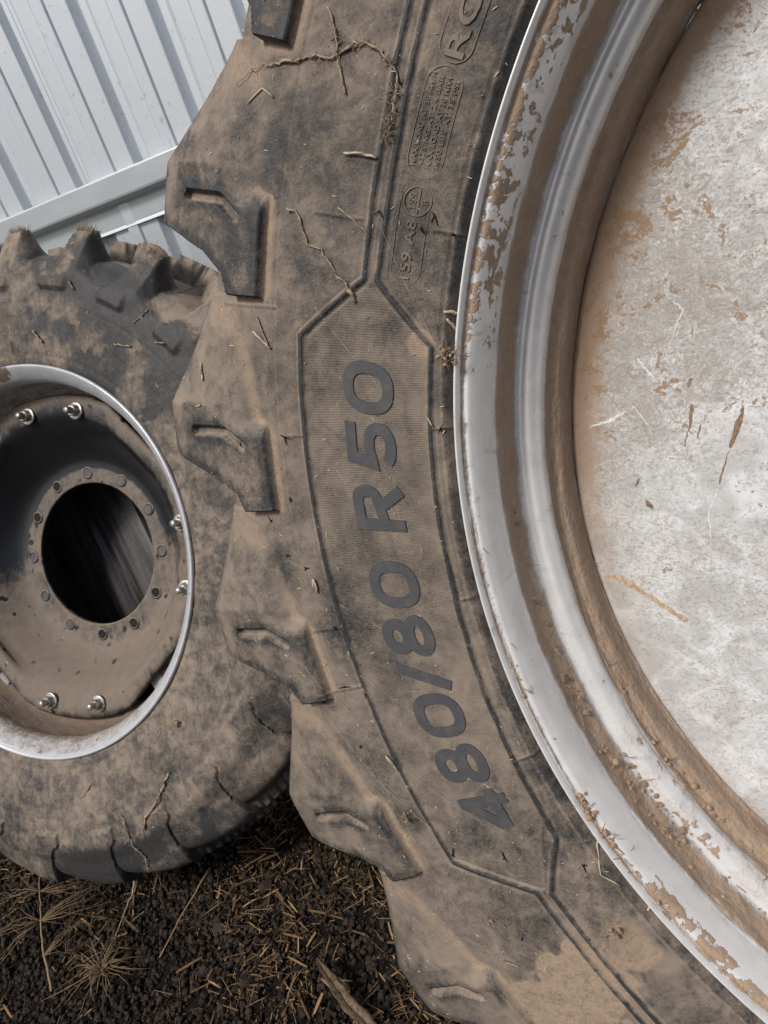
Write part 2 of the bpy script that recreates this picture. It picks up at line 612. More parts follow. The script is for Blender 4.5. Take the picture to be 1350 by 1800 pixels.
class Tyre:
    skew = -4.6
    def __init__(self, carc, lug, scale_r, zmid, nlug, anchor, fine, rows, lugdeg=1.0):
        self.carc, self.lugk, self.zmid = np.array(carc), np.array(lug), zmid
        self.nlug, self.anchor, self.pitch = nlug, anchor, 360.0 / nlug
        # rows
        n = len(carc)
        tf = []
        for i in range(n - 1):
            d = np.hypot(*(self.lugk[i + 1] - self.lugk[i]))
            k = max(2, int(d / (rows if i < 14 else .012)))
            tf += list(i + np.arange(k) / k)
        tf.append(n - 1)
        tf = np.array(tf)
        cf, lf = crom(self.carc, tf), crom(self.lugk, tf)
        mir = lambda a: np.stack([a[::-1][1:, 0], 2 * zmid - a[::-1][1:, 1]], 1)
        # back half coarser
        bk = np.concatenate([np.arange(len(cf))[::-1][1:]])
        bk = np.array([b for q, b in enumerate(bk) if tf[b] > 13.5 or q % 6 == 0])
        if bk[-1] != 0: bk = np.append(bk, 0)
        self.nf = len(cf)
        self.c = np.concatenate([cf, np.stack([cf[bk, 0], 2 * zmid - cf[bk, 1]], 1)])
        self.l = np.concatenate([lf, np.stack([lf[bk, 0], 2 * zmid - lf[bk, 1]], 1)])
        self.t = np.concatenate([tf, tf[bk]])
        self.back = np.concatenate([np.zeros(len(cf), bool), np.ones(len(bk), bool)])
        a0, a1, st = fine
        th = list(np.arange(a0, a1, st))
        th += list(np.linspace(a1, a0 + 360, int((360 - (a1 - a0)) / .8), endpoint=False))
        self.th = np.array(th)
        self.sc = scale_r

    def lugfield(self):
        """t in 0..1 for every (row, col)"""
        S = self.sc
        rl, rc = self.l[:, 0:1] / S, self.c[:, 0:1] / S       # in reference-tyre radii
        thc = np.interp(rl, [.845, .864, .883, .90, 1.02], [.5, -.6, -1.15, -1.25, -1.3])
        thl = np.interp(rl, [.850, .866, .886, .893, .92, .96, .985, 1.0], [6.9, 6.6, 5.6, 4.4, 3.3, 2.5, 2.05, 1.9])
        thf = np.interp(rc, [.85, .86, .88, .905, .92], [-7.0, -7.1, -7.6, -8.3, -8.5])
        crown = np.clip((self.t[:, None] - 14.2) / 3.8, 0, 1)
        fk = getattr(self, 'fairk', 1.0) if not callable(getattr(self, 'fairk', 1.0)) else self.fairk(self.th)[None, :]
        thf = thc + (thf - thc) * (1 + (fk - 1) * sstep(rl, .86, .94))
        thf = thf * (1 - crown) + crown * (thc - 1.6)
        fe = np.interp(rl, [.86, .95], [1.7, 1.3])
        shift = np.where(self.t[:, None] > 15.2, (self.t[:, None] - 15.2) * self.skew, 0)
        lugs = np.zeros((len(self.t), len(self.th)))
        rel0 = np.zeros_like(lugs)
        p = self.pitch
        for back in (False, True):
            rowm = (self.back == back)[:, None]
            off = self.anchor + (p / 2 if back else 0)
            rel = (self.th[None, :] - off - shift + 1.2 + p / 2) % p - p / 2 - 1.2
            rel = np.where(rel < -8.6, rel + 0, rel)
            x = (thc - rel) / (thc - thf)
            fair = np.where(rel < thc, np.clip(1 - x, 0, 1) ** fe * .93 + .07 * sstep(1 - x, 0, .035), 1.0)
            low = 1 - sstep(rel, thl, thl + .32)
            low = np.maximum(low, .10 * (1 - sstep(rel, thl, thl + 1.0)))
            sharp = sstep(rl, .8465, .8495)
            soft = sstep(rl, .846, .905)
            inner = sharp + (soft - sharp) * (1 - sstep(rel, -.6, .9))
            t = fair * low * inner
            lugs = np.where(rowm, t, lugs)
            rel0 = np.where(rowm, rel, rel0)
        return lugs, rel0

    def build(self, name, parent, detail):
        T, TH = np.meshgrid(self.t, self.th, indexing='ij')
        lug, rel = self.lugfield()
        lug0 = lug
        if hasattr(self, 'fill'): lug = np.maximum(lug, self.fill(self, TH, T, rel))
        rr = self.c[:, 0:1] * (1 - lug) + self.l[:, 0:1] * lug
        zz = self.c[:, 1:2] * (1 - lug) + self.l[:, 1:2] * lug
        rr, zz, clean, hatch = detail(self, rr, zz, lug, rel, TH)
        a = np.radians(TH)
        P = np.stack([rr * np.cos(a), rr * np.sin(a), zz], -1)
        nr, nc = rr.shape
        # normals from the whole grid
        dr = np.gradient(P, axis=0)
        dc = (np.roll(P, -1, 1) - np.roll(P, 1, 1))
        N = np.cross(dr, dc)
        N /= np.linalg.norm(N, axis=-1, keepdims=True) + 1e-12
        if N[10, :, 2].mean() < 0: N = -N
        idx = np.arange(nr * nc).reshape(nr, nc)
        nxt = np.roll(idx, -1, 1)
        F = np.stack([idx[:-1], nxt[:-1], nxt[1:], idx[1:]], -1)          # (nr-1, nc, 4)
        # orientation
        q = P.reshape(-1, 3)
        f0 = F[5, 5]
        fn = np.cross(q[f0[1]] - q[f0[0]], q[f0[3]] - q[f0[0]])
        if fn @ N.reshape(-1, 3)[f0[0]] < 0:
            F = F[..., ::-1]
        lm = .25 * (lug0[:-1] + np.roll(lug0, -1, 1)[:-1] + lug0[1:] + np.roll(lug0, -1, 1)[1:]) > .03
        p = self.pitch
        shift = np.where(self.t > 15.2, (self.t - 15.2) * self.skew, 0)[:, None]
        off = np.where(self.back, self.anchor + p / 2, self.anchor)[:, None]
        lid = np.floor(((TH - off - shift + 1.2 + p / 2) % 360) / p).astype(int)
        lid = lid[:-1] + np.where(self.back[:-1], self.nlug, 0)[:, None]
        lid = np.where(lm, lid, -1)
        if self.nlug == 24:                     # keep one connected patch per lug
            nface = F.shape[0] * F.shape[1]
            lab = np.where(lid >= 0, np.arange(nface).reshape(lid.shape), -1)
            while True:
                old = lab.copy()
                for ax, sh in ((0, 1), (0, -1), (1, 1), (1, -1)):
                    nb, nl = np.roll(lab, sh, ax), np.roll(lid, sh, ax)
                    ok = (nl == lid) & (lid >= 0)
                    if ax == 0: ok[0 if sh == 1 else -1] = False
                    lab = np.where(ok & (nb > lab), nb, lab)
                if (lab == old).all(): break
            for k in range(self.nlug * 2):
                mk = lid == k
                if mk.any():
                    u, c = np.unique(lab[mk], return_counts=True)
                    lid = np.where(mk & (lab != u[c.argmax()]), -1, lid)
        pv, nv = P.reshape(-1, 3), N.reshape(-1, 3)
        at = {'clean': clean.ravel(), 'hatch': hatch.ravel(), 'ang': TH.ravel()}

        def sub(nm, mask, par):
            f = F[mask]
            used, inv = np.unique(f.ravel(), return_inverse=True)
            return mesh_np(nm, pv[used], inv.reshape(-1, 4), M_TYRE, par, True,
                           {k: v[used] for k, v in at.items()}, nv[used])
        body = sub(name, lid == -1, parent)
        for k in range(self.nlug * 2):
            mk = lid == k
            if mk.sum() > 10:
                sub('tread_lug', mk, body)
        self.P, self.lug = P, lug
        self.body = body
        return body

    def point(self, r, th, lift=0.0):
        """surface point of the outer sidewall at radius r, angle th"""
        j = int(np.argmin(np.abs((self.th - th + 180) % 360 - 180)))
        col = self.P[:self.nf, j]
        rad = np.hypot(col[:, 0], col[:, 1])
        k = int(np.argmax(rad > r)) if (rad > r).any() else len(rad) - 1
        return Vector((r * math.cos(R(th)), r * math.sin(R(th)), float(col[k, 2]) + lift))


def polyline_ridge(RR, TH, pts, half):
    """distance (m) from a polyline given as (r, theta) on the unrolled sidewall"""
    d = np.full(RR.shape, 9.)
    rm = .76
    for a, b in zip(pts[:-1], pts[1:]):
        d = np.minimum(d, seg_dist(RR, np.radians(TH) * rm, (a[0], math.radians(a[1]) * rm), (b[0], math.radians(b[1]) * rm)))
    return d


PANEL_O = [(.758, 140), (.7535, 145.7), (.747, 152), (.7445, 158.4), (.7445, 161.6), (.8045, 165.5), (.804, 185.2), (.804, 205.0), (.7430, 209.3), (.7430, 214), (.752, 230)]
PANEL_I = [(.744, 140), (.740, 145.7), (.7335, 152), (.731, 158.4), (.7325, 161.6), (.680, 165.8), (.682, 185.2), (.690, 204.6), (.692, 206.2), (.7300, 209.9), (.7300, 214), (.740, 230)]
SMUDGE = [(.80, 186.2, .028, .9), (.86, 181.2, .022, .8), (.80, 161.2, .03, .75), (.775, 159, .025, .5), (.88, 153.6, .02, .8), (.965, 155.2, .018, .9),
          (.85, 155.3, .035, .55), (.80, 154, .05, .45), (.71, 160, .05, .55), (.70, 153, .06, .6), (.70, 147, .06, .6), (.72, 150, .06, .5), (.705, 163.5, .03, .6),
          (.69, 206.8, .03, .7), (.695, 210, .03, .5), (.72, 213, .04, .45), (.745, 212, .04, .4), (.86, 176.6, .015, .5), (.80, 183.6, .02, .5), (.82, 201, .018, .7),
          (.665, 195, .03, .4), (.668, 202, .03, .45), (.86, 191.5, .012, .7), (.885, 189.6, .016, .5), (.76, 203.6, .02, .4), (.84, 206.5, .03, .3), (.79, 148, .04, .35)]


def detail_big(ty, rr, zz, lug, rel, TH):
    front = (~ty.back)[:, None] & (ty.t < 14.6)[:, None]
    rl = ty.l[:, 0:1] + 0 * rr
    RR = np.where(lug > .5, rl, rr)
    clean = np.zeros_like(rr)
    hatch = np.zeros_like(rr)
    # raised ribs that frame the size panel
    thp = (TH + 360) % 360
    near = (thp > 136) & (thp < 232) & front
    for pl in (PANEL_O, PANEL_I):
        d = polyline_ridge(RR, thp, pl, .003)
        k = (1 - sstep(d, .0014, .0027)) * near
        zz = zz + .0017 * k
        clean = np.maximum(clean, .92 * (1 - sstep(d, .0018, .0026)) * near)
        clean = clean - .55 * (1 - sstep(np.abs(d - .0040), .0004, .0013)) * near
        # shallow bed beside the rib
        zz = zz - .0006 * (1 - sstep(np.abs(d - .0045), .0008, .0020)) * near * (1 - k)
    # hatched panel
    ang = [165.6, 205.0]
    ro = np.interp(thp, [161.6, 165.5, 205, 209.3], [.744, .8035, .803, .743])
    ri = np.interp(thp, [161.6, 165.8, 185.2, 204.6, 209.9], [.733, .681, .683, .691, .732])
    inside = sstep(rr, ri + .004, ri + .006) * (1 - sstep(rr, ro - .006, ro - .004)) * ((thp > 162) & (thp < 209.4)) * front
    hatch = inside * (1 - .75 * sstep(thp, 183, 194))
    zz = zz - .0009 * inside
    # bead line, concentric mould lines, radial vents
    for r0, dep, wd in ((.672, .0012, .0011), (.8335, .0007, .0011), (.7055 + .016, 0.0003, .0010)):
        zz = zz - dep * (1 - sstep(np.abs(rr - r0), wd * .5, wd * 1.3)) * front * (lug < .02)
    for (ra, rb, t0) in ((.655, .690, 158.02), (.656, .679, 171.85), (.656, .679, 185.5), (.806, .825, 172.18), (.752, .798, 158.0), (.806, .842, 186.05),
                         (.65, .668, 143.9), (.655, .69, 199.3), (.83, .90, 163.9), (.805, .86, 190.6), (.65, .667, 214.4)):
        d = np.abs(np.radians(thp - t0) * rr)
        zz = zz + .0009 * (1 - sstep(d, .0006, .0018)) * ((rr > ra) & (rr < rb)) * front
    # hockey-stick slot in every lug
    rm = .93
    X, Y = RR, np.radians(rel) * .92
    dg = math.radians(1) * .92
    sl = np.minimum(seg_dist(X, Y, (.946, .33 * dg), (.9005, .33 * dg)), seg_dist(X, Y, (.9005, .33 * dg), (.8765, 1.25 * dg)))
    wid = .0042
    m = (1 - sstep(sl, wid - .0006, wid + .0010)) * sstep(lug, .7, .95) * front
    fade = .35 + .65 * sstep(RR, .872, .905)
    zz = zz - .0075 * m * fade
    clean = np.maximum(clean, .25 * m)
    # lug faces rubbed darker, fairings dustier
    face = sstep(lug, .93, .99) * front
    vis = np.interp(thp, [140, 176, 190, 215], [1.0, .75, .35, .1])
    clean = np.maximum(clean, face * (.10 + .26 * sstep(.985 - RR, .0, .03)) * vis * (1 - m))
    clean = clean - .42 * sstep(lug, .06, .3) * (1 - sstep(lug, .88, .99)) * sstep(RR, .86, .91) * front
    clean = clean - .75 * sstep(RR, .962, .982) * front * sstep(lug, .5, .9)
    # rubbed smudges
    for (r0, t0, s, a) in SMUDGE:
        d2 = ((rr - r0) ** 2 + (np.radians(thp - t0) * rr) ** 2) / (s * s)
        nz = fbm(rr * 70, TH * .9, 3, 11)
        clean = np.maximum(clean, .85 * a * np.clip(np.exp(-d2 * 1.2) * (0.55 + .9 * nz), 0, 1) * front)
    for (r0, t0, s, a) in ((.775, 217, .06, .9), (.83, 216.5, .035, .6), (.846, 157.7, .008, .8), (.70, 216, .03, .5), (.69, 165.6, .015, .6)):
        d2 = ((rr - r0) ** 2 + (np.radians(thp - t0) * rr) ** 2) / (s * s)
        nz = fbm(rr * 60, TH * .8, 4, 15)
        clean = clean - a * sstep(np.exp(-d2) * (.5 + nz), .42, .62) * front
    # dust lies in the hollows beside the lug steps
    clean = clean - .35 * sstep(lug, .02, .10) * (1 - sstep(lug, .15, .4)) * front * (RR < .93)
    # raised edges are rubbed to rubber, hollows keep dust
    bl = zz
    for _ in range(2):
        bl = (np.roll(bl, 4, 1) + np.roll(bl, 2, 1) + bl + np.roll(bl, -2, 1) + np.roll(bl, -4, 1)) / 5
        pad = np.pad(bl, ((4, 4), (0, 0)), 'edge')
        bl = (pad[:-8] + pad[2:-6] + pad[4:-4] + pad[6:-2] + pad[8:]) / 5
    cav = zz - bl
    clean = clean + (.48 * np.clip(cav / .0014, 0, 1) - .5 * np.clip(-cav / .0016, 0, 1) * (1 - .85 * m)) * front * (clean < .85)
    clean = np.clip(clean, -.6, 1)
    # thumb-width unevenness of old rubber and caked dust
    u, v = np.radians(TH) * .85, rr
    zz = zz + (((fbm(u * 22, v * 22, 3, 21) - .5) * .0024 + (fbm(u * 130, v * 130, 3, 31) - .5) * .0007) * front * (1 - .6 * inside))
    return rr, zz, clean, hatch


wheel1 = empty('tractor_wheel', 'huge tractor wheel in front, big dark numbers on its tyre and a scuffed white disc', 'wheel', M1,
               'wheels leaning against the shed wall')
T1 = Tyre(C1, L1, 1.0, -.22, 26, 171.5, (136.0, 226.0, .095), .0016)
tyre1 = T1.build('tyre', wheel1, detail_big)
tyre1['label'] = 'dust covered black tyre with large raised size numbers'

# ------------------------------------------------------------------ raised lettering
RMID = .738


def on_tyre(u, v, h, th0, r0, ital=0.0):
    """u along the reading direction (clockwise), v outwards"""
    th = th0 - math.degrees((u + ital * v) / RMID)
    r = r0 + v
    a = R(th)
    return (r * math.cos(a), r * math.sin(a), tyre_front_z(r) + h)


def stroke_poly(pts, w, closed=False):
    """left/right offset points with mitred joins"""
    n = len(pts)
    P = [Vector((p[0], p[1])) for p in pts]
    Lf, Rt = [], []
    for i in range(n):
        a = P[i - 1] if (i > 0 or closed) else P[i]
        b = P[(i + 1) % n] if (i < n - 1 or closed) else P[i]
        t1 = (P[i] - a) if (P[i] - a).length > 1e-9 else (b - P[i])
        t2 = (b - P[i]) if (b - P[i]).length > 1e-9 else t1
        t1, t2 = t1.normalized(), t2.normalized()
        n1, n2 = Vector((-t1.y, t1.x)), Vector((-t2.y, t2.x))
        mm = (n1 + n2)
        mm = mm.normalized() if mm.length > 1e-6 else n1
        k = (w[i] if isinstance(w, (list, tuple)) else w) * .5 / max(.45, mm.dot(n1))
        Lf.append(P[i] + mm * k)
        Rt.append(P[i] - mm * k)
    return Lf, Rt


def add_stroke(mb, pts, w, place, top, bot, closed=False, bev=.0):
    Lf, Rt = stroke_poly(pts, w, closed)
    L2, R2 = stroke_poly(pts, w + bev if not isinstance(w, (list, tuple)) else [x + bev for x in w], closed)
    n = len(pts)
    V = []
    for i in range(n):
        V += [place(L2[i].x, L2[i].y, bot), place(Lf[i].x, Lf[i].y, top), place(Rt[i].x, Rt[i].y, top), place(R2[i].x, R2[i].y, bot)]
    F = []
    for i in range(n if closed else n - 1):
        j = (i + 1) % n
        for k in range(3):
            F.append((i * 4 + k, j * 4 + k, j * 4 + k + 1, i * 4 + k + 1))
    if not closed:
        F.append((0, 1, 2, 3))
        F.append(((n - 1) * 4 + 3, (n - 1) * 4 + 2, (n - 1) * 4 + 1, (n - 1) * 4))
    mb.add(V, [f[::-1] for f in F])


def selli(cx, cy, a, b, n=40, e=2.4, a0=0.0, a1=360.0):
    out = []
    full = abs(a1 - a0 - 360) < 1e-6
    for k in range(n if full else n + 1):
        w = R(a0 + (a1 - a0) * k / n)
        c, s = math.cos(w), math.sin(w)
        out.append((cx + a * math.copysign(abs(c) ** (2 / e), c), cy + b * math.copysign(abs(s) ** (2 / e), s)))
    return out


CAP = .048
LW = .0100


def glyph(ch):
    """list of (points, closed), origin at glyph centre, baseline v=0"""
    H, w = CAP, LW
    h2 = w / 2
    if ch == '0':
        return [(selli(0, H / 2, .0215 - h2, H / 2 - h2, 48, 2.5), True)]
    if ch == '8':
        return [(selli(0, .0355, .0165 - h2, .0125 - h2 + .0023, 40, 2.2), True), (selli(0, .0140, .0195 - h2, .0140 - h2, 40, 2.2), True)]
    if ch == '/':
        return [([(-.0105, 0), (.0105, H)], False)]
    if ch == '4':
        return [([(.0085, 0), (.0085, H)], False), ([(.0075, H - .0052), (-.0172, .0165)], False), ([(-.0200, .0135), (.0190, .0135)], False)]
    if ch == '5':
        arc = selli(-.0010, .0155, .0200 - h2, .0155 - h2, 30, 2.3, 132, -148)
        return [([(.0170, H - h2), (-.0125, H - h2), (-.0160, .0235)] + arc[1:], False)]
    if ch == 'R':
        bowl = selli(.0065, .0335, .0130 - h2, .0145 - h2, 20, 2.3, 90, -90)
        return [([(-.0150, 0), (-.0150, H - h2)] + [(.0040, H - h2)] + bowl + [(-.0150, .0190 + .0)], False), ([(.0030, .0190), (.0170, 0)], False)]
    return []


for ch, th in (('4', 202.2), ('8', 198.26), ('0', 194.1), ('/', 190.9), ('8', 187.55), ('0', 183.45), ('R', 177.55), ('5', 172.85), ('0', 168.85)):
    size = MB()
    for q, (pts, closed) in enumerate(glyph(ch)):
        add_stroke(size, pts, LW, lambda u, v, h, th=th: on_tyre(u * 1.09, v - CAP / 2, h, th, .738, .16), .0005 + .00006 * q, -.0022, closed, .0004)
    o = size.build('raised_digit' if ch not in 'R/' else 'raised_letter' if ch == 'R' else 'raised_slash', M_LET, tyre1, smooth=False)


def text_mesh(body, height, place, depth, name, mat, offset=0.0, spacing=1.0, length=None):
    cu = bpy.data.curves.new('tmp', 'FONT')
    cu.body = body
    cu.size = 1.0
    cu.extrude = .5
    cu.offset = offset
    cu.resolution_u = 3
    cu.space_character = spacing
    ob = bpy.data.objects.new('tmp', cu)
    COL.objects.link(ob)
    dg = bpy.context.evaluated_depsgraph_get()
    me0 = ob.evaluated_get(dg).to_mesh()
    V = np.empty(len(me0.vertices) * 3)
    me0.vertices.foreach_get('co', V)
    V = V.reshape(-1, 3)
    F = [tuple(p.vertices) for p in me0.polygons]
    ob.evaluated_get(dg).to_mesh_clear()
    bpy.data.objects.remove(ob)
    bpy.data.curves.remove(cu)
    s = height / .729 if len(body) > 1 else height / .729
    x0, x1 = V[:, 0].min(), V[:, 0].max()
    sx = s if length is None else length / (x1 - x0)
    mb = MB()
    mb.add([place((v[0] - x0) * sx, v[1] * s, depth if v[2] > 0 else -.0012) for v in V], F)
    return mb.build(name, mat, tyre1, smooth=False)


def on_small(th0, r0, dr=0.0):
    """baseline start th0, r0; the baseline drifts dr (m per m)"""
    return lambda u, v, h: on_tyre(u, v + dr * u, h, th0, r0)


for body, hgt, th0, r0, ln in (('159 A8', .0088, 161.35, .7045, .0490),
                               ('MAX LOAD AT 50 KM/H', .0042, 154.28, .7150, .0700),
                               ('4375 KG AT 2.4 BAR', .0042, 154.22, .7085, .0680),
                               ('MAX LOAD AT 30 MPH', .0042, 154.30, .7020, .0690),
                               ('9650 LBS AT 35 PSI', .0042, 154.34, .6955, .0680),
                               ('RCI', .0155, 147.86, .6990, .0570)):
    o = text_mesh(body, hgt, on_small(th0, r0), .0009 if hgt < .012 else .0013, 'raised_text', M_TYRE, .012, 1.05, ln)
    o['label'] = 'small raised text ' + body

ring = MB()
cth, cr = 156.35, .7065


def on_c(u, v, h):
    return on_tyre(u, v, h, cth, cr)


add_stroke(ring, selli(0, 0, .0118, .0118, 48, 2.0), .0014, on_c, .0011, -.001, True, .0006)
add_stroke(ring, selli(0, 0, .0142, .0142, 48, 2.0), .0007, on_c, .0005, -.001, True, .0006)
add_stroke(ring, [(-.0110, -.0010), (.0110, -.0010)], .0012, on_c, .0010, -.001, False, .0006)
# capsules round the texts
for (ta, tb, r0, hh, lo) in ((154.95, 148.35, .7072, .0150, .0007), (161.75, 154.9, .7085, .0130, .0004), (148.15, 140.0, .7068, .0135, .0008)):
    ln = math.radians(ta - tb) * RMID
    cap = [(hh + (ln - 2 * hh) * k / 24, hh) for k in range(25)]
    cap += [(ln - hh + hh * math.sin(R(k * 15)), hh * math.cos(R(k * 15))) for k in range(1, 12)]
    cap += [(ln - hh - (ln - 2 * hh) * k / 24, -hh) for k in range(25)]
    cap += [(hh - hh * math.sin(R(k * 15)), -hh * math.cos(R(k * 15))) for k in range(1, 12)]
    add_stroke(ring, cap, .0008, lambda u, v, h, t=ta, r=r0: on_tyre(u, v, h, t, r), lo, -.001, True, .0006)
o = ring.build('raised_outline', M_TYRE, tyre1, smooth=False)
for body, hgt, u0, v0, ln in (('159', .0062, -.0062, .0012, .0128), ('B', .0058, -.0018, -.0092, .0040)):
    o = text_mesh(body, hgt, lambda u, v, h, a=u0, b=v0: on_c(u + a, v + b, h), .0009, 'raised_text', M_TYRE, .012, 1.0, ln)
    o['label'] = 'small raised text %s inside the circle' % body


# ------------------------------------------------------------------ lathe
def lathe(name, prof, mat, parent, th, dirt=None, disp=None, sub=5, close=False):
    K = np.array([p[:2] for p in prof], float)
    t = np.linspace(0, len(K) - 1, (len(K) - 1) * sub + 1)
    C = crom(K, t)
    D = np.interp(t, np.arange(len(K)), [p[2] if len(p) > 2 else 0 for p in prof])
    A = np.radians(th)
    RR = np.repeat(C[:, 0:1], len(th), 1)
    ZZ = np.repeat(C[:, 1:2], len(th), 1)
    DD = np.repeat(D[:, None], len(th), 1)
    FL = np.zeros_like(RR)
    if disp:
        res = disp(RR, ZZ, DD, np.repeat(np.array(th)[None], len(t), 0), np.repeat(t[:, None], len(th), 1))
        RR, ZZ, DD = res[:3]
        if len(res) > 3: FL = res[3]
    P = np.stack([RR * np.cos(A), RR * np.sin(A), ZZ], -1)
    nr, nc = RR.shape
    idx = np.arange(nr * nc).reshape(nr, nc)
    nxt = np.roll(idx, -1, 1)
    F = np.stack([idx[:-1], idx[1:], nxt[1:], nxt[:-1]], -1).reshape(-1, 4)
    return mesh_np(name, P.reshape(-1, 3), F[:, ::-1], mat, parent, True, {'dirt': DD.ravel(), 'flake': FL.ravel()})


TH1 = list(np.arange(138, 226, .2)) + list(np.linspace(226, 498, 272, endpoint=False))
# profile of the big rim from behind the lip to the disc: (r, z, dirt)
RIM1 = [(.653, -.052, .3), (.657, -.030, .3), (.6607, -.012, .1), (.6622, -.0045, .0), (.6608, .0002, .0), (.6588, .0000, .0), (.6572, -.0038, .1), (.6566, -.0078, .8),
        (.6545, -.0092, .50), (.6512, -.0100, .14), (.6482, -.0128, .04), (.6456, -.0178, .02), (.6434, -.0248, .02), (.6416, -.0335, .03), (.6402, -.0420, .06), (.6398, -.0500, .22),
        (.6398, -.0580, .85), (.6394, -.0670, 1.0),
        (.6378, -.0765, 1.0), (.6338, -.0866, .90), (.6300, -.0925, .22), (.6262, -.0940, .02), (.6225, -.0930, .02), (.6175, -.0935, .04), (.6125, -.0975, .10), (.6090, -.1035, .1),
        (.6078, -.1110, .4), (.6080, -.1180, 1.2), (.6065, -.1240, 1.2), (.6030, -.1275, 1.0), (.5990, -.1310, .9), (.5962, -.1380, .85), (.5948, -.1480, .9), (.5938, -.1570, .75),
        (.5926, -.1630, .9), (.5921, -.1660, .9)]


def rim1_disp(RR, ZZ, DD, TH, T):
    u = np.radians(TH) * .63
    n = fbm(u * 60, T * 1.2, 4, 41) - .5
    n2 = fbm(u * 16, T * .35, 3, 43) - .5
    cake = np.clip(DD - .35, 0, 1)
    # mud heaps in the grooves towards the bottom, flakes higher up
    low = sstep(TH, 188, 214)
    bulge = sstep(T, 6.8, 7.8) * (1 - sstep(T, 13, 16))
    FL = np.interp(TH, [138, 154, 160, 167, 172, 177, 226], [.60, .58, .52, .38, .12, -.02, .0]) * bulge * (1.1 - .35 * sstep(T, 8.5, 12.5))
    FL = FL + .12 * sstep(T, 19.5, 21) * (1 - sstep(T, 24.5, 26)) + .34 * low * (T > 19) * (T < 28) * sstep(n2, -.1, .15)
    FL = FL + .62 * sstep(TH, 202, 211) * sstep(n2, -.1, .12) * (T > 6.3) * (T < 11.5)
    FL = FL - .25 * (T < 6.3) + .3 * (T < 6.3) * (T > 3) * sstep(TH, 158, 144)
    DD = DD + .25 * sstep(TH, 192, 206) * (T > 21) * (T < 26) + .1 * (T > 28.5) * (T < 33.5)
    h = cake * (.0012 + .0042 * n + .0040 * n2 * (1 + 2 * low)) + low * .006 * np.clip(n2 + n * .6, 0, 1) * (T > 15) * (T < 22)
    return RR - h * .7, ZZ + h * .7, DD, FL


rim1 = lathe('rim', RIM1, M_RIM1, wheel1, TH1, disp=rim1_disp, sub=6)
rim1['label'] = 'silver painted ribbed steel rim caked with brown mud'
# back of the rim barrel
lathe('rim_barrel', [(.5925, -.170, .5), (.585, -.19, .5), (.585, -.24, .5), (.60, -.30, .5), (.615, -.35, .5), (.63, -.40, .5), (.66, -.436, .2), (.662, -.44, .1), (.655, -.442, .1)],
      M_RIM1, rim1, list(np.linspace(0, 360, 180, endpoint=False)), sub=3)
PL = [(.5920, -.1680, 0), (.5914, -.1652, 0), (.5895, -.1630, 0), (.585, -.1615, 0), (.57, -.1600, 0), (.52, -.1580, 0), (.45, -.1555, 0), (.36, -.152, 0), (.28, -.149, 0), (.2, -.146, 0), (.142, -.145, 0), (.14, -.147, 0), (.14, -.16, 0)]


def plate_disp(RR, ZZ, DD, TH, T):
    x, y = RR * np.cos(np.radians(TH)), RR * np.sin(np.radians(TH))
    return RR, ZZ + (fbm(x * 9, y * 9, 3, 51) - .5) * .0035 * (RR < .585), DD


disc1 = lathe('wheel_disc', PL, M_PLATE, wheel1, TH1, disp=plate_disp, sub=5)
disc1['label'] = 'scuffed off white painted disc with brown stains'

# dried mud runs and bare scratches on the disc
M_SMEAR = mat_simple('dried_mud_smear', (0.16, 0.10, 0.062), (0.30, 0.20, 0.13), 240, .9, 0, .5)
M_SMEAR2 = mat_simple('pale_mud_smear', (0.34, 0.22, 0.13), (0.56, 0.44, 0.31), 240, .9, 0, .5)
M_SCR = mat_simple('bare_scratch', (0.50, 0.49, 0.47), (0.74, 0.74, 0.74), 260, .5, 0, .2)


def disc_mark(name, pts, w, mat):
    pp = []
    for a, b in zip(pts[:-1], pts[1:]):
        pp += [(a[0] + (b[0] - a[0]) * k / 7, a[1] + (b[1] - a[1]) * k / 7) for k in range(7)]
    pp.append(pts[-1])
    n = len(pp)
    mb = MB()
    q = []
    for i, (x, y) in enumerate(pp):
        r, th = math.hypot(x, y), math.atan2(y, x) % (2 * math.pi)
        # height of the disc there, from its own mesh
        z = max(c for _, c in sorted(((v.co.x - x) ** 2 + (v.co.y - y) ** 2, v.co.z) for v in DV)[:4])
        q.append((x + random.gauss(0, .0004), y + random.gauss(0, .0004), z + .0001))
    wid = [w * (max(.06, math.sin(math.pi * (i + .35) / (n - .3))) if not isinstance(w, list) else 1) * random.uniform(.65, 1.25) for i in range(n)] if not isinstance(w, list) else \
          [float(np.interp(i / (n - 1), np.linspace(0, 1, len(w)), w)) * random.uniform(.75, 1.2) for i in range(n)]
    mb.ribbon(q, wid, (0, 0, 1), .00012, 0.0)
    return mb.build(name, mat, disc1, smooth=False)


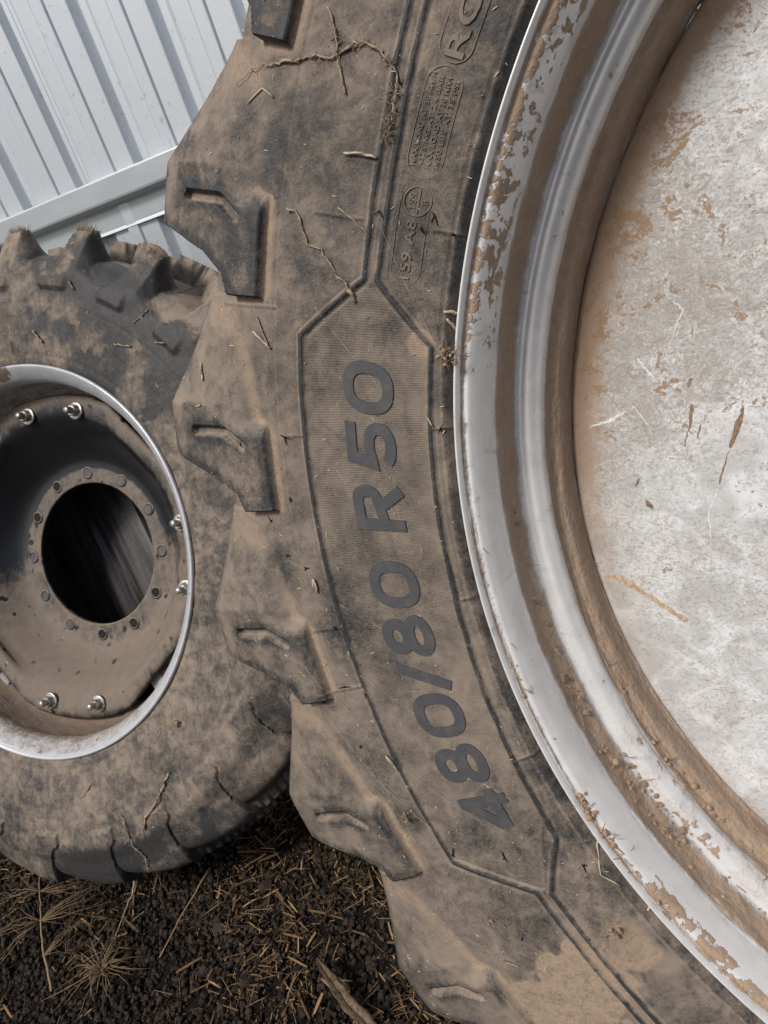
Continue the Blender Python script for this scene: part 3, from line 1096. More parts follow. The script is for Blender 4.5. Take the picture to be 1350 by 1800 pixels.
DV = [v for v in disc1.data.vertices if -.62 < v.co.x < -.38 and -.40 < v.co.y < .22]
for pts, w in (([(-.577, -.102), (-.557, -.106), (-.528, -.130), (-.500, -.153)], [.004, .008, .0045, .006]), ([(-.470, .068), (-.474, .050), (-.482, .028)], [.004, .0045, .0015, .001]),
               ([(-.427, .059), (-.435, .038), (-.445, .015), (-.455, -.012)], [.003, .006, .0012, .0016]), ([(-.524, -.022), (-.518, -.032)], [.002, .005, .002]),
               ([(-.468, .094), (-.473, .085)], [.002, .004, .002]), ([(-.528, .001), (-.532, -.007)], [.002, .003, .001]), ([(-.465, .048), (-.469, .035)], [.001, .002, .001])):
    disc_mark('mud_streak', pts, w, M_SMEAR2 if w[1] == .008 else M_SMEAR)
for pts, w in (([(-.570, .060), (-.547, .064), (-.532, .071)], [.0008, .0035, .0025]), ([(-.489, .118), (-.476, .145), (-.469, .157), (-.476, .167)], [.0008, .0012, .0020, .0012]), ([(-.515, .121), (-.502, .099)], [.0012, .0026, .001]),
               ([(-.468, -.075), (-.467, -.040), (-.454, -.012)], [.001, .0018, .001]), ([(-.530, .084), (-.517, .062), (-.510, .049)], .0012), ([(-.448, -.298), (-.456, -.331), (-.445, -.350)], [.002, .006, .002])):
    disc_mark('paint_scratch', pts, w, M_SCR)

# ------------------------------------------------------------------ smaller wheel
K2 = .7655 / 1.0


def sc2(k):
    out = []
    for (r, z) in k:
        rr = .452 + (r - .655) * (.7720 - .452) / (1.0 - .655)
        out.append((rr, z * .95 - .008 if r < .93 else z * .80 - .0105))
    return out


C2k, L2k = sc2(C1), sc2(L1)
C2k[0], L2k[0] = (.446, -.042), (.446, -.042)
C2k[1], L2k[1] = (.455, -.018), (.455, -.018)


def detail_small(ty, rr, zz, lug, rel, TH):
    front = (~ty.back)[:, None] & (ty.t < 14.6)[:, None]
    u, v = np.radians(TH) * .62, rr
    zz = zz + ((fbm(u * 14, v * 14, 3, 61) - .5) * .006 + (fbm(u * 90, v * 90, 3, 63) - .5) * .0012) * front
    for r0 in (.484, .536, .60):
        zz = zz - .0012 * (1 - sstep(np.abs(rr - r0), .0008, .0022)) * front
    thp = TH % 360
    clean = .22 * sstep(fbm(u * 11, v * 11, 4, 65), .50, .66) * 3.0 * front
    wide = sstep(thp, 20, 40) * (1 - sstep(thp, 86, 110))
    clean = clean * (.35 + .65 * wide)
    bot = sstep(thp, 255, 275) * (1 - sstep(thp, 318, 335)) * sstep(rr, .645, .70)
    clean = np.maximum(clean, bot * (.18 + .8 * sstep(fbm(u * 9, v * 9, 3, 67), .46, .60)))
    clean = clean + .45 * sstep(thp, 40, 60) * (1 - sstep(thp, 95, 112)) * sstep(rr, .60, .66) * sstep(fbm(u * 13, v * 13, 4, 69), .42, .58)
    face = sstep(lug, .95, .99) * (rr > .70)
    clean = np.where(face > .5, clean - .1, clean)
    clean = clean + .25 * front
    return rr, zz, np.clip(clean, 0, 1), np.zeros_like(rr)


class Tyre2(Tyre):
    skew = 4.6
    def lugfield(self):
        # same lug in this tyre's own radii
        keep = self.l.copy(), self.c.copy()
        inv = lambda r: .655 + (r - .452) * (1.0 - .655) / (.7720 - .452)
        self.l = np.stack([inv(keep[0][:, 0]), keep[0][:, 1]], 1)
        self.c = np.stack([inv(keep[1][:, 0]), keep[1][:, 1]], 1)
        out = Tyre.lugfield(self)
        self.l, self.c = keep
        return out


wheel2 = empty('tractor_wheel', 'smaller tractor wheel standing behind, grey rim with a bolted black centre', 'wheel', M2,
               'wheels leaning against the shed wall')
T2 = Tyre2(C2k, L2k, 1.0, -.185, 24, 66.2, (-110, 115, .25), .004)
T2.fairk = lambda th: .30 + .70 * sstep(np.abs((th - 288 + 180) % 360 - 180), 75, 45)


def saw_fill(ty, TH, T, rel):
    b = sstep(np.abs((TH - 288 + 180) % 360 - 180), 72, 42) * sstep(T, 7.6, 10.5) * (1 - sstep(T, 15, 16.5))
    r2 = np.where(rel < 2.6, rel, rel - ty.pitch)
    return b * (.62 + .38 * np.clip(1 - (-1.2 - r2) / (ty.pitch - 4.2), 0, 1) ** .8)


T2.fill = saw_fill
tyre2 = T2.build('tyre', wheel2, detail_small)
TH2 = list(np.linspace(0, 360, 480, endpoint=False))
RIM2 = [(.440, -.040, .2), (.452, -.026, .2), (.4610, -.011, .1), (.4625, -.003, 0), (.4605, .0010, 0), (.4570, .0014, .02), (.4510, -.0028, .05), (.4440, -.0095, .08), (.4370, -.0175, .12),
        (.4310, -.0260, .18), (.4270, -.0350, .3), (.4250, -.045, .45), (.4252, -.055, .5), (.4275, -.066, .6), (.4280, -.082, .7), (.4255, -.100, .6), (.4230, -.115, .7), (.4160, -.128, .8),
        (.4060, -.138, .8), (.4010, -.150, .8), (.400, -.175, .6), (.400, -.215, .4), (.402, -.245, .4), (.412, -.275, .3), (.424, -.300, .3), (.430, -.325, .3), (.440, -.335, .3), (.446, -.345, .3), (.452, -.360, .2), (.461, -.369, .2), (.4625, -.371, .2)]


def rim2_disp(RR, ZZ, DD, TH, T):
    u = np.radians(TH) * .44
    n = fbm(u * 40, T * .8, 4, 71) - .5
    # dust settles where the inside of the barrel faces up
    upf = np.clip(-np.sin(np.radians(TH)), 0, 1)
    DD = DD - .12 + .5 * upf * (T > 6) + .2 * n
    FL = .85 * sstep(np.hypot((TH - 90) * .55, (T - 6) * 1.3), 4.6, 1.5) + .18 * (T < 12)
    h = np.clip(DD - .5, 0, 1) * (.002 + .006 * n) * (T > 8)
    return RR - h, ZZ, DD, FL


rim2 = lathe('rim', RIM2, M_RIM2, wheel2, TH2, disp=rim2_disp, sub=4)
rim2['label'] = 'worn grey steel rim with a rust spot on its lip'


def disc_outline(th):
    """radius of the eight-sided disc edge at angle th"""
    b = (th - 353.5 + 45) % 90 - 45
    lobe = .404
    if abs(b) <= 19: return lobe / max(math.cos(R(b)) ** .15, .1)
    e = (abs(b) - 45)
    return (lobe * math.cos(R(20))) / math.cos(R(e)) if lobe * math.cos(R(20)) / math.cos(R(e)) < lobe else lobe


DISC = [(1.0, -.118), (.985, -.113), (.955, -.1125), (.915, -.113), (.875, -.117), (.835, -.127), (.79, -.143), (.745, -.165), (.70, -.187), (.655, -.205), (.615, -.216), (.585, -.2195), (.55, -.2205),
        (.50, -.2208), (.47, -.221), (.4625, -.2212), (.459, -.2225), (.459, -.236)]
ths = np.linspace(0, 360, 360, endpoint=False)
V, DUST_SHADE = [], []
for (f, z) in DISC:
    for t in ths:
        ro = disc_outline(t)
        k = np.clip((f - .84) / .16, 0, 1)
        r = f * .404 * (1 - k) + (ro * f) * k
        r = min(r, ro * (.84 + .16 * k) if f > .84 else r)
        V.append((r * math.cos(R(t)), r * math.sin(R(t)), z + .0015 * (vnoise(np.array([t * .1]), np.array([f * 9]), 5)[0] - .5)))
        steep = 1.0 if .60 < f < .80 else 0.0
        DUST_SHADE.append(.12 - 1.0 * (1.0 if .58 < f < .86 else 0.0) * max(0, math.sin(R(t - 2)) * .95 + .10) ** .8 - .12 * (f > .86) * math.sin(R(t)))  # dust mask, thinned on the upper dish wall to paint in its shade
n = len(ths)
F = []
for i in range(len(DISC) - 1):
    for j in range(n):
        F.append((i * n + j, (i + 1) * n + j, (i + 1) * n + (j + 1) % n, i * n + (j + 1) % n))
disc2 = mesh_np('wheel_disc', V, np.array(F)[:, ::-1], M_DISC2, wheel2, True, {'dirt': DUST_SHADE})
sol = disc2.modifiers.new('thickness', 'SOLIDIFY')
sol.thickness = .012
sol.offset = -1
disc2['label'] = 'black dished wheel centre dulled by dust'
M_DULL = mat_simple('dull_grey_paint', (.13, .12, .11), (.34, .34, .34), 60, .6, .1)
M_HOLE = mat_simple('dark_hole', (.004, .004, .004), (.008, .008, .008), 40, .9)
M_PLUG = mat_simple('dull_stud_end', (.06, .06, .065), (.10, .10, .105), 90, .55, .3)
for k in range(12):
    a = R(353.6 + 30 * k + 1)
    c = Vector((.2125 * math.cos(a), .2125 * math.sin(a), -.2208))
    mb = MB()
    ringpts = [(c.x + .0165 * math.cos(w), c.y + .0165 * math.sin(w)) for w in np.linspace(0, 2 * math.pi, 24, endpoint=False)]
    inn = [(c.x + .0112 * math.cos(w), c.y + .0112 * math.sin(w)) for w in np.linspace(0, 2 * math.pi, 24, endpoint=False)]
    VV = [(x, y, -.2200) for x, y in ringpts] + [(x, y, -.2180) for x, y in [(c.x + (x - c.x) * .82, c.y + (y - c.y) * .82) for x, y in ringpts]] + \
         [(x, y, -.2186) for x, y in inn] + [(x, y, -.2196) for x, y in inn]
    FF = [(q * 24 + j, q * 24 + (j + 1) % 24, q * 24 + 24 + (j + 1) % 24, q * 24 + 24 + j) for q in range(3) for j in range(24)]
    mb.add(VV, FF)
    b = mb.build('stud_hole', M_DISC2, disc2)
    mb = MB()
    plug = k in (0, 1, 2, 3, 7, 8, 6)
    zz = -.2172 if plug and k in (1, 2, 8) else -.2196
    VV = [(x, y, zz) for x, y in inn]
    mb.add(VV, [tuple(range(24))])
    mb.build('hole_bottom' if not plug else 'stud_end', M_PLUG if plug else M_HOLE, disc2, smooth=False)


def hexprism(mb, c, ax, r, h, n=6, rot=0.0):
    ax = Vector(ax).normalized()
    a = ax.cross(Vector((0.2, 1, .1))).normalized()
    b = ax.cross(a)
    V = []
    for (rr, hh) in ((r, 0), (r, h * .8), (r * .86, h)):
        for k in range(n):
            w = rot + 2 * math.pi * k / n
            V.append(Vector(c) + (a * math.cos(w) + b * math.sin(w)) * rr + ax * hh)
    F = [(q * n + k, q * n + (k + 1) % n, q * n + n + (k + 1) % n, q * n + n + k) for q in range(2) for k in range(n)]
    F.append(tuple(2 * n + k for k in range(n)))
    mb.add(V, F)


protos = None
for lobe in range(4):
    for s in (-12.0, 12.0):
        a = 353.5 + 90 * lobe + s
        if protos is None:
            m1, m2, m3 = MB(), MB(), MB()
            hexprism(m1, (0, 0, 0), (0, 0, 1), .0215, .0035, 24)
            hexprism(m2, (0, 0, .0035), (0, 0, 1), .0150, .013, 6, .4)
            hexprism(m3, (0, 0, .0165), (0, 0, 1), .0085, .017, 14)
            w_ = m1.build('washer', M_BOLT, disc2)
            nut = m2.build('nut', M_BOLT, w_, smooth=False)
            st = m3.build('stud', M_BOLT, w_)
            # washers are parts of the disc; nut and stud would be a fourth level, so join them under wheel2 instead
            w_.parent = wheel2
            protos = (w_, nut, st)
            w1 = w_
        else:
            w1 = protos[0].copy()
            COL.objects.link(w1)
            w1.parent = wheel2
            for q in protos[1:]:
                c = q.copy()
                COL.objects.link(c)
                c.parent = w1
        w1.location = (.367 * math.cos(R(a)), .367 * math.sin(R(a)), -.1115)
        w1.rotation_euler = (0, 0, R(a * 3))
# silver bracket tabs between disc and barrel
for lobe in range(4):
    for s in (-42, 42):
        mb = MB()
        a0 = 353.5 + 90 * lobe + s
        pts = [(r, t) for r in (.372, .424) for t in (-6, -3, 0, 3, 6)]
        VV = [(r * math.cos(R(a0 + t)), r * math.sin(R(a0 + t)), z) for z in (-.131, -.139) for r, t in pts]
        FF = [(j, j + 1, j + 6, j + 5) for j in range(4)] + [(10 + j, 15 + j, 16 + j, 11 + j) for j in range(4)]
        FF += [(0, 10, 11, 1), (1, 11, 12, 2), (2, 12, 13, 3), (3, 13, 14, 4), (5, 6, 16, 15), (6, 7, 17, 16), (7, 8, 18, 17), (8, 9, 19, 18), (0, 5, 15, 10), (4, 14, 19, 9)]
        mb.add(VV, FF)
        o = mb.build('rim_bracket', M_DULL, rim2, smooth=False)
        hb = MB()
        c = Vector((.396 * math.cos(R(a0)), .396 * math.sin(R(a0)), -.1303))
        hexprism(hb, c, (0, 0, 1), .008, .0004, 4, R(a0))
        hb.build('bracket_hole', M_HOLE, rim2, smooth=False)

# added dark glossy sheet behind the smaller wheel, keeps its hub hole dark
m = NT('hub_darkness')
n_ = m.noise(12, 5, .6)
n2_ = m.noise(160, 4, .65)
n_ = m.noise(1.0, 4, .6, 0, m.mapping((34, 2.2, 4)))
M_BLK = m.done(m.mix(m.ramp(m.add(n_, m.lin(n2_, .3, -.15)), .40, .66), (.010, .010, .012), (.060, .052, .048)), m.lin(n_, .45, .10), 0, m.bump(m.add(n_, m.mul(n2_, .3)), .15, .004), .5)
V, F = [], []
xs = np.linspace(-.47, .47, 64)
for zf in (0.0, -.004):
    for x in xs:
        k = (x + .5) % .17
        d = -.012 * (k < .035) + .004 * math.sin(x * 9) - .10 * (x / .47) ** 2
        for y in (-.62, -.2, .2, .5):
            V.append((x, y, d + zf))
n = 4
o_ = len(xs) * n
for i in range(len(xs) - 1):
    for j in range(n - 1):
        F.append((i * n + j, (i + 1) * n + j, (i + 1) * n + j + 1, i * n + j + 1))
        F.append((o_ + i * n + j, o_ + i * n + j + 1, o_ + (i + 1) * n + j + 1, o_ + (i + 1) * n + j))
pan = mesh_np('added_dark_sheet', V, F, M_BLK, None, False)
pan.matrix_world = M2 @ Matrix.Translation((-.15, 0, -.40)) @ Matrix.Rotation(R(20), 4, 'Z')
tag(pan, 'black glossy plastic sheet seen through the hub hole of the smaller wheel', 'plastic sheet')

# ------------------------------------------------------------------ litter on the ground
def scatter(name, base_v, base_f, n, region, size, mat, lift, stretch=None, tilt=.4, kind='stuff', clump=0.0):
    bv, bf = np.array(base_v, float), np.array(base_f)
    x0, x1, y0, y1 = region
    allv = np.empty((n, len(bv), 3), np.float32)
    for i in range(n):
        while True:
            x, y = rng.uniform(x0, x1), rng.uniform(y0, y1)
            ed = min(x - x0, x1 - x, y - y0, y1 - y) / .42
            if ed < 1 and rng.uniform() > ed ** 1.6: continue
            if clump == 0 or fbm(np.array([x * 7.]), np.array([y * 7.]), 3, 17)[0] > rng.uniform(.3, .3 + clump): break
        s = rng.uniform(0, 1) ** 2.2 * (size[1] - size[0]) + size[0]
        q = bv * s
        if stretch is not None: q = q * np.array([stretch[0] * rng.uniform(.5, 1.6), stretch[1] * rng.uniform(.6, 1.5), stretch[2]])
        else: q = q * rng.uniform(.65, 1.25, 3)
        a, b, c = rng.uniform(0, 6.283), rng.normal(0, tilt), rng.normal(0, tilt)
        m = Matrix.Rotation(a, 3, 'Z') @ Matrix.Rotation(b, 3, 'Y') @ Matrix.Rotation(c, 3, 'X')
        q = q @ np.array(m).T
        z = float(ground_h(np.array([x]), np.array([y]))[0]) + lift * rng.uniform(.2, 1.6) + s * .25
        allv[i] = q + (x, y, z)
    F = (bf[None] + (np.arange(n) * len(bv))[:, None, None]).reshape(-1, bf.shape[1])
    o = mesh_np(name, allv.reshape(-1, 3), F, mat, None, False)
    return o


ico_v = []
ph = (1 + 5 ** .5) / 2
for s1 in (-1, 1):
    for s2 in (-ph, ph):
        ico_v += [(0, s1, s2), (s1, s2, 0), (s2, 0, s1)]
ico_v = np.array(ico_v) / math.hypot(1, ph)
ico_f = []
for i in range(12):
    for j in range(i + 1, 12):
        for k in range(j + 1, 12):
            d = [np.linalg.norm(ico_v[a] - ico_v[b]) for a, b in ((i, j), (j, k), (i, k))]
            if max(d) < 1.1:
                nn = np.cross(ico_v[j] - ico_v[i], ico_v[k] - ico_v[i])
                ico_f.append((i, j, k) if nn @ ico_v[i] > 0 else (i, k, j))
ico_j = ico_v * (1 + .25 * np.sin(ico_v[:, :1] * 7 + ico_v[:, 1:2] * 5))
AREA = (-2.1, .35, .45, 1.95)
o = scatter('soil_crumbs', ico_j, ico_f, 36000, AREA, (.0012, .0085), M_CRUMB, .004, tilt=.9)
tag(o, 'loose dark soil crumbs over the floor', 'soil', None, 'stuff')
o = scatter('soil_clods', ico_j * np.array([1, .8, .7]), ico_f, 1250, AREA, (.005, .020), M_CRUMB, .002, tilt=.9, clump=.35)
tag(o, 'larger dark soil clods and pebbles between the crumbs', 'soil', None, 'stuff')
box_v = [(-1, -1, -1), (1, -.7, -1), (1, .8, -1), (-1, 1, -1), (-1, -1, 1), (1, -.7, 1), (1, .8, 1), (-1, 1, 1)]
box_f = [(0, 3, 2, 1), (4, 5, 6, 7), (0, 1, 5, 4), (1, 2, 6, 5), (2, 3, 7, 6), (3, 0, 4, 7)]
# a bent flake: two halves with a kink, so litter does not read as little sticks
fl_v = [(-1, -.8, .1), (-1, .6, .0), (-.1, -1, .5), (-.1, 1, .35), (1, -.5, -.1), (1, .7, .05),
        (-1, -.8, -.9), (-1, .6, -1.), (-.1, -1, -.5), (-.1, 1, -.65), (1, -.5, -1.1), (1, .7, -.95)]
fl_f = [(0, 2, 3, 1), (2, 4, 5, 3), (6, 7, 9, 8), (8, 9, 11, 10), (0, 6, 8, 2), (2, 8, 10, 4), (1, 3, 9, 7), (3, 5, 11, 9), (0, 1, 7, 6), (4, 10, 11, 5)]
o = scatter('straw_litter', fl_v, fl_f, 4000, AREA, (.0016, .0230), M_LITTER, .010, (1, .105, .10), .40, clump=.42)
tag(o, 'short bits of weathered straw strewn over the dark soil', 'straw', None, 'stuff')
o = scatter('chaff_litter', fl_v, fl_f, 6500, AREA, (.0012, .0055), M_LITTER, .008, (1, .40, .15), .6, clump=.30)
tag(o, 'brown chaff flakes strewn over the dark soil', 'chaff', None, 'stuff')
o = scatter('grass_fibres', fl_v, fl_f, 3400, AREA, (.008, .030), M_GRASS, .012, (1, .016, .10), .3, clump=.25)
tag(o, 'fine dry grass fibres strewn over the dark soil', 'dry grass', None, 'stuff')


def gpt(x, y, h=0.0):
    return Vector((x, y, float(ground_h(np.array([x]), np.array([y]))[0]) + h))


def wob(pts, amp, n=6):
    """subdivide a polyline with small sideways wander"""
    P = [Vector(p) for p in pts]
    out = []
    for a, b in zip(P[:-1], P[1:]):
        for k in range(n):
            t = k / n
            out.append(a.lerp(b, t) + Vector([random.gauss(0, amp) for _ in range(3)]) * (1 if k else .4))
    out.append(P[-1])
    return out


def thing_tube(name, label, cat, pts, r0, r1, mat, wander=.0, n=6, group=None, sides=6, parts=None):
    pp = wob(pts, wander, n)
    mb = MB()
    k = len(pp)
    mb.tube(pp, [r0 + (r1 - r0) * i / (k - 1) for i in range(k)], sides)
    o = mb.build(name, mat)
    tag(o, label, cat, group)
    return o


# long pale stalk lying on the soil
thing_tube('grass_stalk', 'long straight pale stalk lying on the dark soil', 'stalk', [gpt(-.715, 1.352, .020), gpt(-.77, 1.255, .024), gpt(-.824, 1.162, .016)], .0022, .0014, M_STRAW, .0008, 5)
# curved stalk with roots below the small tyre
pr = [gpt(-.918, 1.415, .045), gpt(-.925, 1.36, .032), gpt(-.938, 1.31, .024), gpt(-.955, 1.255, .014)]
mb = MB()
mb.tube(wob(pr, .001, 5), [.0038 - .0002 * i for i in range(16)], 7)
for k in range(14):
    d = Vector((random.uniform(-1, 1), random.uniform(-.3, .7), random.uniform(-.4, .3))) * random.uniform(.03, .06)
    mb.tube(wob([pr[0], pr[0] + d * .5 + Vector((0, 0, .008)), pr[0] + d], .003, 3), .0009, 4)
tag(mb.build('rooted_stalk', M_ROOT), 'bent stalk with a frayed root end under the smaller tyre', 'stalk')
# dry weed
mb = MB()
stem = [gpt(-1.095, 1.180, .012), gpt(-1.125, 1.26, .035), gpt(-1.150, 1.346, .055), gpt(-1.165, 1.42, .075), gpt(-1.182, 1.50, .09)]
mb.tube(wob(stem, .001, 5), [.0034 - .00011 * i for i in range(21)], 6)
for s, (dx, dy), nb in ((2, (-.16, -.04), 11), (2, (.17, .03), 12), (3, (-.12, .05), 8), (3, (.14, -.01), 9), (1, (.10, .04), 6), (4, (-.12, .02), 6), (4, (.12, -.02), 12)):
    for k in range(nb):
        b = stem[s]
        e = b + Vector((dx * random.uniform(.5, 1.25), dy + random.gauss(0, .035), random.uniform(-.05, .03)))
        e.z = max(e.z, .01)
        mid = b.lerp(e, .5) + Vector((random.gauss(0, .008), random.gauss(0, .012), random.uniform(0, .02)))
        mb.tube([b, b.lerp(mid, .6) + Vector((0, random.gauss(0, .006), .004)), mid, e], [.0010, .0008, .0006, .0003], 4)
        for q in range(2):
            f = mid.lerp(e, random.uniform(.1, .9))
            mb.tube([f, f + Vector((random.gauss(0, .018), random.gauss(0, .018), random.uniform(-.005, .015)))], [.0007, .0004], 3)
tag(mb.build('dry_weed', M_GRASS), 'dry branching weed with a thin upright stem beside the smaller tyre', 'weed')
# grass tuft
mb = MB()
c = gpt(-.962, 1.178, .03)
for k in range(64):
    w = random.uniform(0, 6.283)
    L_ = random.uniform(.03, .11) * (1.25 if math.sin(w) < 0 else .8)
    e = c + Vector((math.cos(w) * L_, math.sin(w) * L_, random.uniform(-.035, .03)))
    e.z = max(e.z, .004)
    m_ = c.lerp(e, .55) + Vector((random.gauss(0, .008), random.gauss(0, .008), random.uniform(.0, .018)))
    m2_ = c.lerp(e, .25) + Vector((random.gauss(0, .004), random.gauss(0, .004), random.uniform(0, .010)))
    mb.tube([c + Vector((random.gauss(0, .007), random.gauss(0, .007), 0)), m2_, m_, e + Vector((0, 0, random.uniform(-.01, .01)))], [.0013, .0012, .0009, .0004], 4)
tag(mb.build('grass_tuft', M_GRASS), 'spiky tuft of dry grass lying on the soil', 'grass tuft')
# dry leaf blade at the bottom
mb = MB()
lp = wob([gpt(-.452, 1.034, .022), gpt(-.432, .990, .040), gpt(-.408, .945, .050), gpt(-.385, .900, .046), gpt(-.355, .860, .032), gpt(-.335, .83, .010)], .0006, 5)
V, F = [], []
nl = len(lp)
for i, p in enumerate(lp):
    t = (lp[min(i + 1, nl - 1)] - lp[max(i - 1, 0)]).normalized()
    side = t.cross(Vector((.35, -.25, .9))).normalized()
    up = side.cross(t)
    w = (.0025 + .0100 * math.sin(min(1.0, i / 15) * 1.5)) * (1 + .08 * math.sin(i * 1.7))
    for k, (a, h) in enumerate(((-1.0, .55), (-.55, .38), (-.08, .02), (.0, -.05), (.08, .02), (.6, .22), (1.1, .20 + .12 * math.sin(i * .9)))):
        V.append(p + side * a * w + up * h * w)
    for k, (a, h) in enumerate(((1.1, .17), (.0, -.10), (-1.0, .52))):
        V.append(p + side * a * w + up * h * w)
for i in range(nl - 1):
    for k in range(10):
        F.append((i * 10 + k, i * 10 + (k + 1) % 10, i * 10 + 10 + (k + 1) % 10, i * 10 + 10 + k))
mb.add(V, F)
tag(mb.build('dry_leaf', M_LEAF), 'large folded brown leaf blade on the soil beside the big tyre', 'leaf')

# chips of straw picked out on the soil
chips = [(-.560, 1.08, 35, .034, 'short orange straw chip standing out on the soil below the dry stalk'), (-.47, 1.27, 80, .040, 'split straw piece lying beside the big tyre lug'),
         (-.60, 1.22, 10, .050, 'pale flat straw piece in the middle of the bare soil'), (-.68, 1.05, 140, .038, 'dull straw piece right of the spiky grass tuft'),
         (-.50, 1.17, 120, .046, 'brown straw sliver beside the big tyre edge')]
for (x, y, a, l, lab) in chips:
    mb = MB()
    d = Vector((math.cos(R(a)), math.sin(R(a)), 0)) * l * .5
    p = gpt(x, y, .022)
    mb.ribbon([p - d, p + Vector((0, 0, .004)), p + d], [.004, .0055, .003], (0, 0, 1), .0006, .2)
    tag(mb.build('straw_piece', M_STRAW), lab, 'straw', 'straw pieces on the soil')


# ------------------------------------------------------------------ bits clinging to the tyres
def tw(T, M, r, th, lift=.002):
    return M @ T.point(r, th, lift)


def on_big(pts, lift=.0018):
    return [tw(T1, M1, r, t, lift) for r, t in pts]


def on_sml(pts, lift=.003):
    return [tw(T2, M2, r, t, lift) for r, t in pts]


def fuzzy(mb, pts, n, L_, r=.0004):
    for k in range(n):
        p = Vector(random.choice(pts))
        mb.tube([p, p + Vector([random.gauss(0, L_) for _ in range(3)])], [r, r * .6], 3)


root = on_big([(.902, 151.97), (.889, 151.26), (.876, 150.77), (.860, 150.55), (.844, 150.3), (.823, 149.77), (.807, 149.7), (.791, 148.84), (.782, 148.47), (.768, 148.56), (.755, 148.98),
               (.745, 149.76), (.743, 150.66), (.741, 152.08), (.742, 152.58), (.744, 153.2)], .0025)
mb = MB()
rp = wob(root, .0009, 4)
mb.tube(rp, [(.0005 if i < 12 else .0011 if i < 40 else .0006) * random.uniform(.6, 1.35) for i in range(len(rp))], 6)
fuzzy(mb, rp[10:42], 150, .0028, .0003)
fuzzy(mb, rp[-14:], 150, .0048, .0003)
tag(mb.build('root_strand', M_ROOT), 'long fuzzy dry root trailing across the top of the big tyre', 'root')
rp = wob(on_big([(.819, 147.27), (.808, 148.25), (.801, 149.33), (.795, 150.15), (.786, 151.26)], .002), .001, 4)
mb = MB()
mb.tube(rp, [.0007 * random.uniform(.6, 1.7) for _ in rp], 5)
fuzzy(mb, rp[4:10], 40, .003)
tag(mb.build('root_strand', M_ROOT), 'short dry root crossing the long root near the top edge', 'root')
rp = wob(on_big([(.826, 157.97), (.812, 158.26), (.808, 158.9), (.802, 159.87), (.786, 160.1), (.775, 161.08), (.763, 161.9), (.757, 162.4)], .002), .0009, 4)
mb = MB()
mb.tube(rp, [.0007 * random.uniform(.6, 1.5) for _ in rp], 5)
mb.tube(wob([rp[-1], rp[-1] + Vector((.003, 0, -.012))], .001, 3), .0018, 5)
fuzzy(mb, rp, 24, .002)
tag(mb.build('root_strand', M_ROOT), 'thin crooked root hanging to the upper corner of the number panel', 'root')

STR = [([(.777, 154.38), (.762, 154.25), (.747, 154.3)], .0017, 'pale straw lying across the two parallel ribs of the big tyre'),
       ([(.858, 165.49), (.848, 165.95), (.837, 166.46)], .0016, 'bright straw piece left of the panel, upper of a crossed pair'),
       ([(.853, 164.5), (.846, 165.5), (.839, 166.35)], .0011, 'brown thin straw crossing the bright one left of the panel'),
       ([(.884, 152.8), (.870, 151.9), (.856, 152.23)], .0009, 'curved straw on the rubber under the long root'),
       ([(.671, 163.3), (.664, 163.25), (.656, 163.5)], .0022, 'flat yellow straw stuck against the rim lip'),
       ([(.668, 163.8), (.663, 164.4), (.659, 165.3)], .0020, 'yellow straw hanging down beside the rim lip'),
       ([(.935, 167.6), (.932, 168.1), (.928, 168.7)], .0018, 'pale broken straw on the fairing of the second lug'),
       ([(.939, 170.3), (.930, 170.2)], .0012, 'white chip just above the slot of the second lug'),
       ([(.649, 205.2), (.655, 206.6), (.664, 208.2), (.676, 210.2), (.668, 211.7)], .0011, 'long bent stalk hanging from the rim lip at lower right'),
       ([(.651, 214.0), (.664, 214.5)], .0018, 'short straw wedged over the rim lip at the bottom'),
       ([(.8225, 182.2), (.821, 183.2)], .0022, 'tan seed husk stuck beside the outer panel rib'),
       ([(.7425, 158.9), (.760, 158.1), (.775, 157.5)], .0008, 'dark twig beside the two parallel ribs'),
       ([(.812, 196.0), (.806, 197.3)], .0016, 'pale straw bit below the slash of the number'),
       ([(.683, 171.0), (.678, 171.6)], .0010, 'tiny pale thorn on the inner panel rib'),
       ([(.824, 212.8), (.812, 213.6)], .0009, 'thin dark twig at the bottom edge of the big tyre')]
for pts, r, lab in STR:
    pp = wob(on_big(pts, r * .5 + .0012), .00025, 3)
    mb = MB()
    k = len(pp)
    N1 = M1.to_3x3() @ Vector((random.gauss(0, .25), random.gauss(0, .25), 1))
    mb.ribbon(pp, [r * 1.9 * (.6 + .5 * math.sin(3.0 * (i + .5) / k)) * random.uniform(.75, 1.2) for i in range(k)], N1, r * .35, .22)
    if r > .0015:
        d = (pp[-1] - pp[0]) * .5
        mb.ribbon([pp[0] + d * .3 + N1 * r * .5, pp[0] + d * 1.3 + N1 * r * .9 + N1.cross(d) * .12], [r * .8, r * .4], N1, r * .2, .1)
    dark = 'dark' in lab or 'brown' in lab
    tag(mb.build('straw_piece', M_ROOT if dark else M_PALE), lab, 'straw', 'straw pieces stuck on the big tyre')

